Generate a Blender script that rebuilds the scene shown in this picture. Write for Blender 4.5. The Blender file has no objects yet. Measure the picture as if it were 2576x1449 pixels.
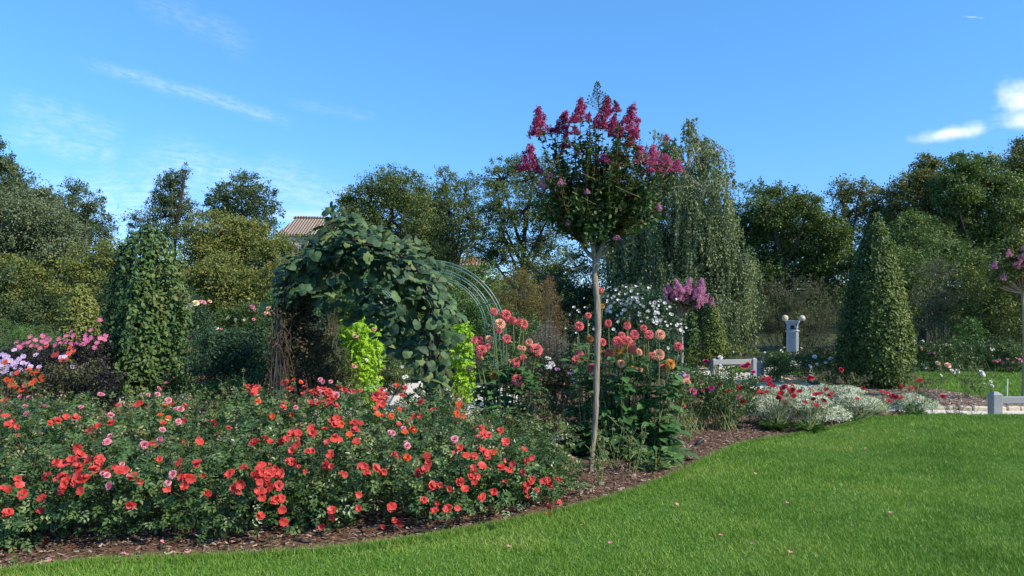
import bpy, math, random
import numpy as np
from mathutils import Matrix, Vector

random.seed(11)
rng = np.random.default_rng(11)
S = bpy.context.scene
COL = S.collection

# ------------------------------------------------------------------ camera, sky, sun, exposure
F, CX, HY, EYE = 1909.0, 1288.0, 800.0, 1.6          # focal length and horizon of the photograph, 2576 px wide
cam = bpy.data.cameras.new("camera")
cam.sensor_width = 36.0
cam.lens = 36.0 * F / 2576.0
cam.shift_y = (HY - 724.5) / 2576.0
cam.clip_start, cam.clip_end = 0.1, 2000.0
cam_ob = bpy.data.objects.new("camera", cam)
cam_ob.location = (0, 0, EYE)
cam_ob.rotation_euler = (math.pi / 2, 0, 0)
COL.objects.link(cam_ob)
S.camera = cam_ob

SUN_ELEV, SUN_AZ = math.radians(40), math.radians(117)   # azimuth clockwise from +Y
sun = bpy.data.lights.new("sun", "SUN")
sun.energy = 3.6
sun.angle = math.radians(0.6)
sun.color = (1.0, 0.90, 0.74)
sun_ob = bpy.data.objects.new("sun", sun)
sd = Vector((math.sin(SUN_AZ) * math.cos(SUN_ELEV), math.cos(SUN_AZ) * math.cos(SUN_ELEV), math.sin(SUN_ELEV)))
sun_ob.rotation_euler = sd.to_track_quat("Z", "Y").to_euler()
COL.objects.link(sun_ob)

S.view_settings.view_transform = "Standard"
S.view_settings.look = "None"
S.view_settings.gamma = 1.0
S.view_settings.exposure = 0.92
S.render.engine = "CYCLES"
S.cycles.max_bounces = 7
S.cycles.diffuse_bounces = 3
S.cycles.transmission_bounces = 4
S.cycles.glossy_bounces = 2

world = bpy.data.worlds.new("World")
S.world = world
world.use_nodes = True
nt = world.node_tree
nt.nodes.clear()


class NB:
    """small node helper"""
    def __init__(s, tree): s.t = tree
    def n(s, kind, **kw):
        o = s.t.nodes.new(kind)
        for k, v in kw.items(): setattr(o, k, v)
        return o
    def _in(s, sock, v):
        if isinstance(v, bpy.types.NodeSocket): s.t.links.new(v, sock)
        else: sock.default_value = v
    def m(s, op, a, b=None, c=None, clamp=False):
        o = s.n("ShaderNodeMath", operation=op, use_clamp=clamp)
        s._in(o.inputs[0], a)
        if b is not None: s._in(o.inputs[1], b)
        if c is not None: s._in(o.inputs[2], c)
        return o.outputs[0]
    def sstep(s, v, a, b):
        o = s.n("ShaderNodeMapRange", interpolation_type="SMOOTHSTEP")
        s._in(o.inputs[0], v); s._in(o.inputs[1], a); s._in(o.inputs[2], b)
        return o.outputs[0]
    def mix(s, f, a, b):
        o = s.n("ShaderNodeMix", data_type="RGBA")
        s._in(o.inputs[0], f); s._in(o.inputs[6], a); s._in(o.inputs[7], b)
        return o.outputs[2]
    def noise(s, vec, scale, detail=4, rough=0.55):
        o = s.n("ShaderNodeTexNoise")
        if vec is not None: s._in(o.inputs["Vector"], vec)
        o.inputs["Scale"].default_value = scale
        o.inputs["Detail"].default_value = detail
        o.inputs["Roughness"].default_value = rough
        return o.outputs["Fac"]
    def comb(s, x, y, z=0.0):
        o = s.n("ShaderNodeCombineXYZ")
        s._in(o.inputs[0], x); s._in(o.inputs[1], y); s._in(o.inputs[2], z)
        return o.outputs[0]
    def ramp(s, fac, stops):
        o = s.n("ShaderNodeValToRGB")
        cr = o.color_ramp
        while len(cr.elements) < len(stops): cr.elements.new(0.5)
        for e, (p, c) in zip(cr.elements, stops):
            e.position = p; e.color = (*c, 1)
        s._in(o.inputs[0], fac)
        return o.outputs[0]


nb = NB(nt)
sky = nb.n("ShaderNodeTexSky", sky_type="NISHITA", sun_disc=False)
sky.sun_elevation, sky.sun_rotation = SUN_ELEV, SUN_AZ
sky.altitude = 0
sky.air_density, sky.dust_density, sky.ozone_density = 0.85, 0.0, 3.4
tc = nb.n("ShaderNodeTexCoord")
sx = nb.n("ShaderNodeSeparateXYZ")
nt.links.new(tc.outputs["Generated"], sx.inputs[0])
ysafe = nb.m("MAXIMUM", sx.outputs[1], 0.05)
u_ = nb.m("DIVIDE", sx.outputs[0], ysafe)
v_ = nb.m("DIVIDE", sx.outputs[2], ysafe)
front = nb.sstep(sx.outputs[1], 0.05, 0.25)


def ud(px, py): return ((px - CX) / F, (HY - py) / F)


cloud = None
def add_cloud(f):
    global cloud
    cloud = f if cloud is None else nb.m("MAXIMUM", cloud, f)


def streak(p0, p1, w, amt, seed):
    (x0, y0), (x1, y1) = ud(*p0), ud(*p1)
    L = math.hypot(x1 - x0, y1 - y0); c, s = (x1 - x0) / L, (y1 - y0) / L
    du = nb.m("SUBTRACT", u_, x0); dv = nb.m("SUBTRACT", v_, y0)
    a = nb.m("ADD", nb.m("MULTIPLY", du, c / L), nb.m("MULTIPLY", dv, s / L))
    t = nb.m("ADD", nb.m("MULTIPLY", du, -s), nb.m("MULTIPLY", dv, c))
    nz = nb.noise(nb.comb(nb.m("MULTIPLY", a, 5 * L / 0.3), nb.m("MULTIPLY", t, 60.0), seed), 3.0, 6, 0.7)
    warp = nb.m("MULTIPLY", nb.m("SUBTRACT", nb.noise(nb.comb(a, t, seed + 5.0), 4.0, 2), 0.5), w * 1.6)
    tt = nb.m("ABSOLUTE", nb.m("ADD", t, warp))
    across = nb.m("SUBTRACT", 1.0, nb.sstep(tt, 0.0, w))
    along = nb.m("MULTIPLY", nb.sstep(a, 0.0, 0.35), nb.m("SUBTRACT", 1.0, nb.sstep(a, 0.8, 1.0)))
    f = nb.m("MULTIPLY", nb.m("MULTIPLY", across, along), nb.m("MULTIPLY", nb.sstep(nz, 0.28, 0.75), amt))
    add_cloud(f)


def puff(p, rx, ry, ang, amt, seed):
    x0, y0 = ud(*p); rx /= F; ry /= F
    c, s = math.cos(ang), math.sin(ang)
    du = nb.m("SUBTRACT", u_, x0); dv = nb.m("SUBTRACT", v_, y0)
    a = nb.m("DIVIDE", nb.m("ADD", nb.m("MULTIPLY", du, c), nb.m("MULTIPLY", dv, s)), rx)
    t = nb.m("DIVIDE", nb.m("ADD", nb.m("MULTIPLY", du, -s), nb.m("MULTIPLY", dv, c)), ry)
    r = nb.m("SQRT", nb.m("ADD", nb.m("MULTIPLY", a, a), nb.m("MULTIPLY", t, t)))
    nz = nb.noise(nb.comb(nb.m("MULTIPLY", u_, 22.0), nb.m("MULTIPLY", v_, 34.0), seed), 1.6, 7, 0.6)
    f = nb.m("SUBTRACT", nb.m("ADD", nb.m("SUBTRACT", 1.0, r), nb.m("MULTIPLY", nz, 1.1)), 0.55)
    add_cloud(nb.m("MULTIPLY", nb.sstep(f, 0.0, 1.15), amt))


streak((160, 140), (760, 315), 0.014, 0.27, 1.0)
streak((300, -20), (660, 120), 0.03, 0.12, 2.0)
streak((-40, 245), (330, 345), 0.03, 0.20, 3.0)
streak((-40, 320), (330, 400), 0.03, 0.24, 4.0)
streak((690, 250), (960, 300), 0.012, 0.09, 6.0)
streak((250, 395), (900, 500), 0.05, 0.30, 7.0)
streak((-100, 520), (560, 500), 0.06, 0.35, 8.0)
streak((640, 480), (1100, 520), 0.03, 0.30, 9.0)
streak((2415, 40), (2480, 46), 0.0016, 0.5, 10.0)
puff((2395, 335), 130, 26, 0.16, 0.92, 1.3)
puff((2575, 255), 95, 62, -0.2, 0.95, 4.1)
puff((2600, 300), 120, 40, 0.0, 0.85, 6.1)
puff((760, 540), 220, 28, 0.0, 0.35, 8.1)
bg_sky = nb.n("ShaderNodeBackground")
SKY_STR = 0.15
bg_sky.inputs[1].default_value = SKY_STR
hs = nb.n("ShaderNodeHueSaturation")
hs.inputs["Saturation"].default_value = 1.16
hs.inputs["Hue"].default_value = 0.5
el = nb.ramp(nb.sstep(sx.outputs[2], 0.0, 0.5), [(0.0, (.52, .59, .73)), (0.35, (.70, .78, .87)), (1.0, (.90, 1.0, 1.0))])
mulc = nb.n("ShaderNodeMix", data_type="RGBA", blend_type="MULTIPLY")
mulc.inputs[0].default_value = 1.0
nt.links.new(sky.outputs[0], mulc.inputs[6]); nt.links.new(el, mulc.inputs[7])
nt.links.new(mulc.outputs[2], hs.inputs["Color"])
skyc = nb.mix(nb.m("MULTIPLY", cloud, front), hs.outputs[0], (4.3, 4.6, 5.1, 1))
nt.links.new(skyc, bg_sky.inputs[0])
wo = nb.n("ShaderNodeOutputWorld")
nt.links.new(bg_sky.outputs[0], wo.inputs[0])


# ------------------------------------------------------------------ geometry helpers
def sst(x, a, b):
    t = np.clip((np.asarray(x, float) - a) / (b - a), 0, 1)
    return t * t * (3 - 2 * t)


def G(x, y):
    """height of the garden ground: the lawn swells to a low crest on the right"""
    return 0.2 * sst(x, 3.6, 6.4) * sst(y, 5.5, 10.3) * (1 - sst(y, 11.0, 12.0))


def W(px, py, d): return np.array([(px - CX) / F * d, d, EYE - (py - HY) / F * d])


def gp(px, py):
    d = EYE * F / (py - HY)
    for _ in range(12):
        d = (EYE - float(G((px - CX) / F * d, d))) * F / (py - HY)
    return np.array([(px - CX) / F * d, d, float(G((px - CX) / F * d, d))])


def zc(x0, y0, k): return lambda x, y: ((x0 + x / k) / 1.5652, (y0 + y / k) / 1.5652)
z2 = zc(1000, 700, 2.1467); z3 = zc(1900, 300, 2.1467); z4 = zc(0, 1750, 2.576); z5 = zc(0, 1100, 2.1467)
z6 = zc(1000, 1400, 2.1467); z7 = zc(1700, 1050, 2.1467); z8 = zc(2600, 1150, 1.799); z9 = zc(2700, 1150, 4.287)


def unit(v): return v / np.maximum(np.linalg.norm(v, axis=-1, keepdims=True), 1e-9)


class MB:
    def __init__(s): s.v, s.f, s.t, s.k = [], [], [], 0
    def add(s, v, f, tint=0.5, mat=0):
        v = np.asarray(v, float).reshape(-1, 3); f = np.asarray(f, np.int64)
        if len(v) == 0: return
        s.v.append(v); s.f.append((f + s.k, mat)); s.k += len(v)
        s.t.append(np.full(len(v), tint, float) if np.isscalar(tint) else np.asarray(tint, float))
    def mesh(s, name, mats, off=None, smooth=False):
        V = np.concatenate(s.v)
        if off is not None: V = V - np.asarray(off)
        me = bpy.data.meshes.new(name)
        nl = sum(f.size for f, _ in s.f); nf = sum(len(f) for f, _ in s.f)
        me.vertices.add(len(V)); me.vertices.foreach_set("co", V.astype(np.float32).ravel())
        me.loops.add(nl); me.polygons.add(nf)
        li = np.concatenate([f.ravel() for f, _ in s.f])
        cnt = np.concatenate([np.full(len(f), f.shape[1]) for f, _ in s.f])
        st = np.concatenate([[0], np.cumsum(cnt)[:-1]])
        me.loops.foreach_set("vertex_index", li.astype(np.int32))
        me.polygons.foreach_set("loop_start", st.astype(np.int32))
        me.polygons.foreach_set("material_index", np.concatenate([np.full(len(f), m) for f, m in s.f]).astype(np.int32))
        me.polygons.foreach_set("use_smooth", np.full(nf, smooth))
        a = me.attributes.new("tint", "FLOAT", "POINT")
        a.data.foreach_set("value", np.concatenate(s.t).astype(np.float32))
        for m in (mats if isinstance(mats, (list, tuple)) else [mats]): me.materials.append(m)
        me.update(calc_edges=True)
        return me
    def build(s, name, mats, parent=None, smooth=False):
        off = WL[parent.name] if parent is not None else None
        o = bpy.data.objects.new(name, s.mesh(name, mats, off, smooth))
        COL.objects.link(o)
        WL[o.name] = np.zeros(3) if off is None else off
        if parent is not None: o.parent = parent
        return o


WL = {}
def thing(name, label, cat, loc, group=None):
    o = bpy.data.objects.new(name, None)
    o.empty_display_size = 0.2
    COL.objects.link(o)
    o.location = loc
    o["label"], o["category"] = label, cat
    if group: o["group"] = group
    WL[o.name] = np.array(loc, float)
    return o
def tag(o, label, cat, group=None):
    o["label"], o["category"] = label, cat
    if group: o["group"] = group
    return o
def kind(o, k): o["kind"] = k; return o


def put(me, name, parent, loc, normal, scale=1.0, spin=None):
    """one more object of a shared mesh, its +Z turned to `normal`"""
    o = bpy.data.objects.new(name, me)
    COL.objects.link(o)
    n = Vector(normal).normalized()
    q = n.to_track_quat("Z", "Y").to_matrix().to_4x4()
    sp = random.uniform(0, 6.283) if spin is None else spin
    p = np.asarray(loc, float)
    if parent is not None:
        p = p - WL[parent.name]; o.parent = parent
    sc = Matrix.Diagonal((*((scale,) * 3 if np.isscalar(scale) else scale), 1))
    o.matrix_local = Matrix.Translation(Vector(p)) @ q @ Matrix.Rotation(sp, 4, "Z") @ sc
    return o


def grid_faces(nu, nv, wrap=False):
    out = []
    for i in range(nu - 1):
        for j in range(nv if wrap else nv - 1):
            j2 = (j + 1) % nv
            out.append((i * nv + j, i * nv + j2, (i + 1) * nv + j2, (i + 1) * nv + j))
    return np.array(out)


def tube(mb, pts, rad, sides=6, tint=0.5, mat=0, cap=False, wob=0.0):
    P = np.asarray(pts, float); n = len(P)
    R = np.full(n, rad, float) if np.isscalar(rad) else np.asarray(rad, float)
    T = np.gradient(P, axis=0); T = unit(T)
    ref = np.tile([0.0, 0.0, 1.0], (n, 1)); ref[np.abs(T[:, 2]) > 0.9] = [1.0, 0.0, 0.0]
    if np.mean(np.abs(T[:, 2])) > 0.5: ref[:] = [1.0, 0.13, 0.0]
    A = unit(np.cross(T, ref)); B = np.cross(T, A)
    an = np.arange(sides) / sides * 2 * np.pi
    rr = R[:, None] * (1 + (rng.normal(size=(n, sides)) * wob if wob else 0))
    V = P[:, None] + rr[..., None] * (np.cos(an)[None, :, None] * A[:, None] + np.sin(an)[None, :, None] * B[:, None])
    mb.add(V.reshape(-1, 3), grid_faces(n, sides, True), tint, mat)
    if cap:
        mb.add(V[-1], [list(range(sides))], tint, mat); mb.add(V[0], [list(range(sides))[::-1]], tint, mat)


def curve(p0, p1, bend, n=6):
    """quadratic arc from p0 to p1, its middle moved by bend"""
    p0, p1, bend = map(lambda q: np.asarray(q, float), (p0, p1, bend))
    t = np.linspace(0, 1, n)[:, None]
    m = (p0 + p1) / 2 + bend
    return (1 - t) ** 2 * p0 + 2 * t * (1 - t) * m + t ** 2 * p1


def smooth_path(pts, n=24):
    P = np.asarray(pts, float); k = len(P)
    Q = np.vstack([2 * P[0] - P[1], P, 2 * P[-1] - P[-2]])
    out = []
    for s in np.linspace(0, k - 1 - 1e-6, n):
        i = int(s); t = s - i
        a, b, c, d = Q[i], Q[i + 1], Q[i + 2], Q[i + 3]
        out.append(0.5 * (2 * b + (c - a) * t + (2 * a - 5 * b + 4 * c - d) * t ** 2 + (3 * b - a - 3 * c + d) * t ** 3))
    return np.array(out)


def box(mb, c, size, rz=0.0, tint=0.5, mat=0, bev=0.0):
    sx_, sy_, sz_ = np.asarray(size, float) / 2
    b = min(bev, sx_ * .9, sy_ * .9, sz_ * .9)
    if b <= 0:
        V = np.array([(x, y, z) for z in (-sz_, sz_) for x, y in ((-sx_, -sy_), (sx_, -sy_), (sx_, sy_), (-sx_, sy_))])
        Fc = [(3, 2, 1, 0), (4, 5, 6, 7), (0, 1, 5, 4), (1, 2, 6, 5), (2, 3, 7, 6), (3, 0, 4, 7)]
        rot = rz; ca, sa = math.cos(rot), math.sin(rot)
        V = np.stack([V[:, 0] * ca - V[:, 1] * sa, V[:, 0] * sa + V[:, 1] * ca, V[:, 2]], 1) + np.asarray(c)
        mb.add(V, Fc, tint, mat); return
    rings = [(-sz_, b), (-sz_ + b, 0), (sz_ - b, 0), (sz_, b)]
    V = []
    for z, ins in rings:
        x, y = sx_ - ins, sy_ - ins
        e = min(b, x, y) * (1 if ins == 0 else .5)
        V += [(-x + e, -y, z), (x - e, -y, z), (x, -y + e, z), (x, y - e, z), (x - e, y, z), (-x + e, y, z), (-x, y - e, z), (-x, -y + e, z)]
    V = np.array(V); ca, sa = math.cos(rz), math.sin(rz)
    V = np.stack([V[:, 0] * ca - V[:, 1] * sa, V[:, 0] * sa + V[:, 1] * ca, V[:, 2]], 1) + np.asarray(c)
    mb.add(V, grid_faces(4, 8, True), tint, mat)
    mb.add(V[24:], [list(range(8))], tint, mat); mb.add(V[:8], [list(range(8))[::-1]], tint, mat)


def lathe(mb, c, prof, sides=16, tint=0.5, mat=0):
    an = np.arange(sides) / sides * 2 * np.pi
    V = np.array([[(r * np.cos(a), r * np.sin(a), z) for a in an] for r, z in prof]).reshape(-1, 3) + np.asarray(c)
    mb.add(V, grid_faces(len(prof), sides, True), tint, mat)


# leaf templates: x along the leaf, y across, z its face
def T(v, f): return np.array(v, float), np.array(f)
T_LEAF = T([(0, 0, 0), (.45, .3, .07), (1, 0, -.06), (.45, -.3, .07)], [(0, 2, 1), (0, 3, 2)])
T_NARROW = T([(0, 0, 0), (.45, .13, .03), (1, 0, -.08), (.45, -.13, .03)], [(0, 2, 1), (0, 3, 2)])
T_OVAL = T([(0, 0, 0), (.25, .25, .05), (.62, .27, .04), (1, 0, -.12), (.62, -.27, .04), (.25, -.25, .05), (.3, 0, 0), (.65, 0, -.02)],
           [(0, 6, 1, 1), (6, 7, 2, 1), (7, 3, 2, 2), (0, 5, 6, 6), (5, 4, 7, 6), (4, 3, 7, 7)])
T_OVAL = (T_OVAL[0], np.array([(0, 6, 1), (6, 7, 1), (7, 2, 1), (7, 3, 2), (0, 5, 6), (5, 7, 6), (5, 4, 7), (4, 3, 7)]))
_r = [(0.10, .0), (-.08, .22), (.05, .45), (.35, .56), (.7, .44), (.93, .2), (1.0, 0), (.93, -.2), (.7, -.44), (.35, -.56), (.05, -.45), (-.08, -.22)]
T_ROUND = T([(.45, 0, 0.03)] + [(x, y, -.10 * ((x - .45) ** 2 + y ** 2) * 4 * (1 if i % 2 else .7)) for i, (x, y) in enumerate(_r)],
            [(0, 1 + i, 1 + (i + 1) % 12) for i in range(12)])
T_STAR = T([(0, 0, 0), (.1, .32, -.02), (.3, .12, .02), (.55, .40, -.05), (.55, .13, .02), (1, 0, -.1), (.55, -.13, .02), (.55, -.4, -.05), (.3, -.12, .02), (.1, -.32, -.02)],
           [(0, 2, 1), (0, 4, 2), (2, 4, 3), (0, 5, 4), (0, 6, 5), (0, 8, 6), (8, 7, 6), (0, 9, 8)])


def compose(parts):
    V, Fc, k = [], [], 0
    for (tv, tf), off, ax, no, s in parts:
        a = unit(np.array(ax, float)); n = np.array(no, float); n = unit(n - a * (n @ a)); b = np.cross(n, a)
        V.append(np.array(off) + s * (tv[:, :1] * a + tv[:, 1:2] * b + tv[:, 2:] * n)); Fc.append(tf + k); k += len(tv)
    return np.concatenate(V), np.concatenate(Fc)


def pinnate(t, L=.42):
    P = [(t, (.55, 0, 0), (1, 0, -.2), (0, 0, 1), L)]
    for x in (.18, .45):
        for s in (1, -1):
            P.append((t, (x, 0, 0), (.45, s, -.12), (.1, s * .2, 1), L * .9))
    return compose(P)


def tuft(t, k, seed, spread=.5, flat=.4):
    r = np.random.default_rng(seed); P = []
    for _ in range(k):
        o = r.normal(size=3) * spread * .5; o[2] *= .7
        P.append((t, o, r.normal(size=3) + [.4, 0, -.15], np.array([0, 0, 1.0]) + r.normal(size=3) * flat, r.uniform(.7, 1.15)))
    return compose(P)


T_ROSE = [pinnate(T_LEAF), pinnate(T_LEAF, .36)]
T_TUFT = [tuft(T_LEAF, 5, s, 1.5, .8) for s in range(4)]
T_FINE = [tuft(T_NARROW, 6, s + 20, 1.2, .9) for s in range(4)]


def scatter(mb, Ts, pos, axis, normal, size, tint, mat=0):
    if not isinstance(Ts, list): Ts = [Ts]
    pos = np.asarray(pos, float); n = len(pos)
    if n == 0: return
    a = unit(np.asarray(axis, float)); no = np.asarray(normal, float)
    no = unit(no - a * np.sum(no * a, 1, keepdims=True)); b = np.cross(no, a)
    size = np.broadcast_to(np.asarray(size, float), (n,)); tint = np.broadcast_to(np.asarray(tint, float), (n,))
    which = rng.integers(0, len(Ts), n)
    for i, (tv, tf) in enumerate(Ts):
        q = which == i; m = int(q.sum())
        if not m: continue
        P = pos[q][:, None] + size[q][:, None, None] * (tv[None, :, 0, None] * a[q][:, None] + tv[None, :, 1, None] * b[q][:, None] + tv[None, :, 2, None] * no[q][:, None])
        Fc = tf[None] + (np.arange(m) * len(tv))[:, None, None]
        mb.add(P.reshape(-1, 3), Fc.reshape(-1, tf.shape[1]), np.repeat(tint[q], len(tv)), mat)


def rdir(n): return unit(rng.normal(size=(n, 3)))


def leafcloud(mb, lobes, n, Ts, size, boughs=16, spread=.24, shell=(.55, 1.0), up=.6, out=.7, droop=.2, mat=0, zmin=None, keep_low=1.0, var=.5, fill=0.0, flat=.75, sprigs=0):
    """leaves gathered in boughs near the skin of each ellipsoid lobe; returns the bough centres"""
    cs = []
    ar = np.array([l[3] * l[5] for l in lobes]); ar = ar / ar.sum()
    for l, w in zip(lobes, ar):
        c, r = np.array(l[:3]), np.array(l[3:])
        k = max(3, int(boughs * min(1, .25 + w * len(lobes) * .75))); m = max(4, int(n * w))
        D = rdir(k); D[:, 2] = np.where(rng.random(k) < keep_low, D[:, 2], np.abs(D[:, 2]))
        Bc = c + D * r * rng.uniform(*shell, size=(k, 1))
        cs.append(Bc)
        bt = rng.random(k); bs = rng.uniform(.55, 1.35, k)
        i = rng.integers(0, k, m)
        off = rng.normal(size=(m, 3)) * (spread * bs[i])[:, None] * r
        off[:, 2] *= flat
        p = Bc[i] + off
        if fill:
            j = rng.random(m) < fill; nj = int(j.sum())
            p[j] = c + rdir(nj) * r * (rng.random((nj, 1)) ** .38) * rng.uniform(.9, 1.06, (nj, 1))
        o = unit((p - c) / r) ; o2 = unit(off / r)
        nor = out * o + .35 * o2 + np.array([0, 0, up]) + rng.normal(size=(m, 3)) * .45
        ax = rng.normal(size=(m, 3)) + .6 * o + np.array([0, 0, -droop])
        tint = np.clip((1 - var) * bt[i] + var * rng.random(m), 0, 1)
        if zmin is not None:
            q = p[:, 2] > zmin; p, nor, ax, tint = p[q], nor[q], ax[q], tint[q]
        scatter(mb, Ts, p, ax, nor, size * rng.uniform(.7, 1.25, len(p)), tint, mat)
        for _ in range(int(sprigs * min(1.3, .1 + .9 * w * len(lobes)))):                     # loose sprays that break the outline
            dd = rdir(1)[0]; dd[2] = abs(dd[2]) * 1.1 - .15; dd = unit(dd)
            q0 = c + dd * r * .88; ln = rng.uniform(.10, .34) * r.mean()
            g = unit(dd * .8 + np.array([0, 0, .6]) + rng.normal(size=3) * .3)
            h = max(5, int(ln / size * 6)); t = rng.random(h)
            q = q0 + g * (t * ln)[:, None] + rng.normal(size=(h, 3)) * size * .5 * (1.2 - t)[:, None]
            scatter(mb, Ts, q, g + rng.normal(size=(h, 3)) * .7, rng.normal(size=(h, 3)) + [0, 0, .5], size * rng.uniform(.5, .95, h), np.clip(rng.random() * .5 + .5 * rng.random(h), 0, 1), mat)
    return cs


# ------------------------------------------------------------------ materials
def new_mat(name):
    m = bpy.data.materials.new(name); m.use_nodes = True
    m.node_tree.nodes.clear()
    return m, NB(m.node_tree)


def leafmat(name, cols, transl=.22, rough=.5, spec=.3, tr_tint=(1.25, 1.2, .55)):
    m, b = new_mat(name)
    at = b.n("ShaderNodeAttribute", attribute_name="tint")
    stops = [(i / max(1, len(cols) - 1), c) for i, c in enumerate(cols)]
    oi = b.n("ShaderNodeObjectInfo")
    fac = b.m("ADD", at.outputs["Fac"], b.m("MULTIPLY", b.m("SUBTRACT", oi.outputs["Random"], .5), .16))
    c = b.ramp(fac, stops)
    p = b.n("ShaderNodeBsdfPrincipled")
    b._in(p.inputs["Base Color"], c); p.inputs["Roughness"].default_value = rough
    p.inputs["Specular IOR Level"].default_value = spec
    t = b.n("ShaderNodeBsdfTranslucent")
    mul = b.n("ShaderNodeMix", data_type="RGBA", blend_type="MULTIPLY")
    mul.inputs[0].default_value = 1.0
    b._in(mul.inputs[6], c); mul.inputs[7].default_value = (*tr_tint, 1)
    b._in(t.inputs[0], mul.outputs[2])
    mx = b.n("ShaderNodeMixShader"); mx.inputs[0].default_value = transl
    m.node_tree.links.new(p.outputs[0], mx.inputs[1]); m.node_tree.links.new(t.outputs[0], mx.inputs[2])
    o = b.n("ShaderNodeOutputMaterial"); m.node_tree.links.new(mx.outputs[0], o.inputs[0])
    return m


def petal(name, cols, transl=.25):
    return leafmat(name, cols, transl, .55, .2, (1.05, .9, .9))


def solid(name, col, rough=.6, col2=None, scale=8.0, bump=0.0, metal=0.0, spec=.4, detail=5, stretch=None):
    m, b = new_mat(name)
    p = b.n("ShaderNodeBsdfPrincipled")
    tcx = b.n("ShaderNodeTexCoord")
    vec = tcx.outputs["Object"]
    if stretch is not None:
        mp = b.n("ShaderNodeMapping"); mp.inputs["Scale"].default_value = stretch
        m.node_tree.links.new(vec, mp.inputs[0]); vec = mp.outputs[0]
    nz = b.noise(vec, scale, detail, .6)
    if col2 is not None:
        c = b.ramp(nz, [(.3, col), (.7, col2)])
        b._in(p.inputs["Base Color"], c)
    else:
        p.inputs["Base Color"].default_value = (*col, 1)
    p.inputs["Roughness"].default_value = rough; p.inputs["Metallic"].default_value = metal
    p.inputs["Specular IOR Level"].default_value = spec
    if bump:
        bp = b.n("ShaderNodeBump"); bp.inputs["Strength"].default_value = bump; bp.inputs["Distance"].default_value = .02
        b._in(bp.inputs["Height"], nz); m.node_tree.links.new(bp.outputs[0], p.inputs["Normal"])
    o = b.n("ShaderNodeOutputMaterial"); m.node_tree.links.new(p.outputs[0], o.inputs[0])
    return m


def rampmat(name, cols, rough=.8):
    """flat pieces coloured piece by piece through their tint"""
    m, b = new_mat(name)
    at = b.n("ShaderNodeAttribute", attribute_name="tint")
    p = b.n("ShaderNodeBsdfPrincipled"); p.inputs["Roughness"].default_value = rough; p.inputs["Specular IOR Level"].default_value = .2
    b._in(p.inputs["Base Color"], b.ramp(at.outputs["Fac"], [(i / (len(cols) - 1), c) for i, c in enumerate(cols)]))
    o = b.n("ShaderNodeOutputMaterial"); m.node_tree.links.new(p.outputs[0], o.inputs[0])
    return m


M = {}
GAIN = dict(sallow=1.45, oak=1.25, alder=1.3, poplar=1.3, aspen=1.2, olive=1.35, ygreen=1.35, gold=1.35, russet=1.3, rose_dark=1.35, green=1.2, brown=1.2, round=1.15, bright=1.15, kiwi=1.15, rose_red=1.3, sage=1.3, hornbeam=1.18, birch=1.2)
L_ = lambda n, *c, **k: M.__setitem__(n, leafmat(n + "_leaves", [tuple(q * GAIN.get(n, 1.0) for q in t) for t in c], **k))
L_("rose", (.022, .05, .016), (.052, .105, .03), (.09, .16, .042), (.19, .22, .065), rough=.4, spec=.45)
L_("spent", (.16, .09, .04), (.34, .24, .14), (.42, .36, .24))
L_("rose_dark", (.012, .030, .018), (.022, .055, .026), (.04, .08, .03))
L_("rose_mid", (.03, .06, .02), (.06, .115, .03), (.12, .18, .05))
L_("rose_red", (.035, .04, .022), (.06, .075, .03), (.09, .055, .03))
L_("dahlia", (.03, .085, .026), (.055, .14, .04), (.10, .21, .055))
L_("purple", (.010, .009, .012), (.02, .016, .02), (.03, .035, .025))
L_("lime", (.16, .31, .018), (.28, .50, .03), (.42, .60, .055), transl=.3)
L_("kiwi", (.026, .058, .028), (.05, .10, .040), (.09, .15, .05), (.18, .17, .055), transl=.16, rough=.58, spec=.3)
L_("hornbeam", (.028, .05, .014), (.055, .095, .022), (.10, .145, .03), (.16, .165, .035))
L_("hazel", (.06, .045, .02), (.03, .065, .022), (.055, .115, .032), (.10, .165, .04), (.15, .13, .04))
L_("crape", (.03, .07, .022), (.06, .125, .035), (.115, .185, .045))
L_("oak", (.030, .052, .018), (.058, .094, .028), (.10, .14, .038), (.145, .16, .05))
L_("alder", (.028, .05, .022), (.05, .082, .03), (.085, .12, .045))
L_("poplar", (.028, .048, .02), (.056, .088, .032), (.10, .13, .05))
L_("aspen", (.055, .08, .04), (.105, .14, .068), (.19, .22, .11))
L_("sallow", (.04, .058, .016), (.085, .108, .026), (.14, .155, .034), (.20, .17, .04))
L_("birch", (.055, .085, .036), (.10, .145, .062), (.17, .21, .09), (.24, .24, .10))
L_("round", (.036, .064, .016), (.08, .128, .028), (.15, .195, .038))
L_("brown", (.045, .065, .022), (.085, .11, .034), (.14, .145, .042), (.11, .14, .04))
L_("green", (.034, .066, .018), (.07, .122, .03), (.13, .18, .044))
L_("olive", (.05, .058, .034), (.085, .095, .054), (.13, .135, .075))
L_("ygreen", (.04, .06, .014), (.085, .115, .024), (.15, .16, .03))
L_("bright", (.03, .075, .02), (.06, .13, .03), (.11, .19, .045))
L_("gold", (.08, .07, .022), (.14, .12, .032), (.20, .16, .05))
L_("russet", (.09, .055, .028), (.14, .085, .04), (.17, .12, .05))
L_("sage", (.08, .10, .085), (.13, .15, .13), (.20, .20, .22))
L_("frost", (.04, .08, .03), (.07, .12, .045), (.12, .18, .07))
L_("grass", (.06, .145, .018), (.115, .24, .03), (.185, .325, .044), (.33, .38, .10), transl=.25)
L_("frost_flower", (.62, .68, .58), (.75, .78, .72), transl=.3)
P_ = lambda n, *c, **k: M.__setitem__(n, petal(n + "_petals", c, **k))
P_("red", (.40, .018, .018), (.55, .042, .036), (.62, .08, .065), (.62, .15, .14))
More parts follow.
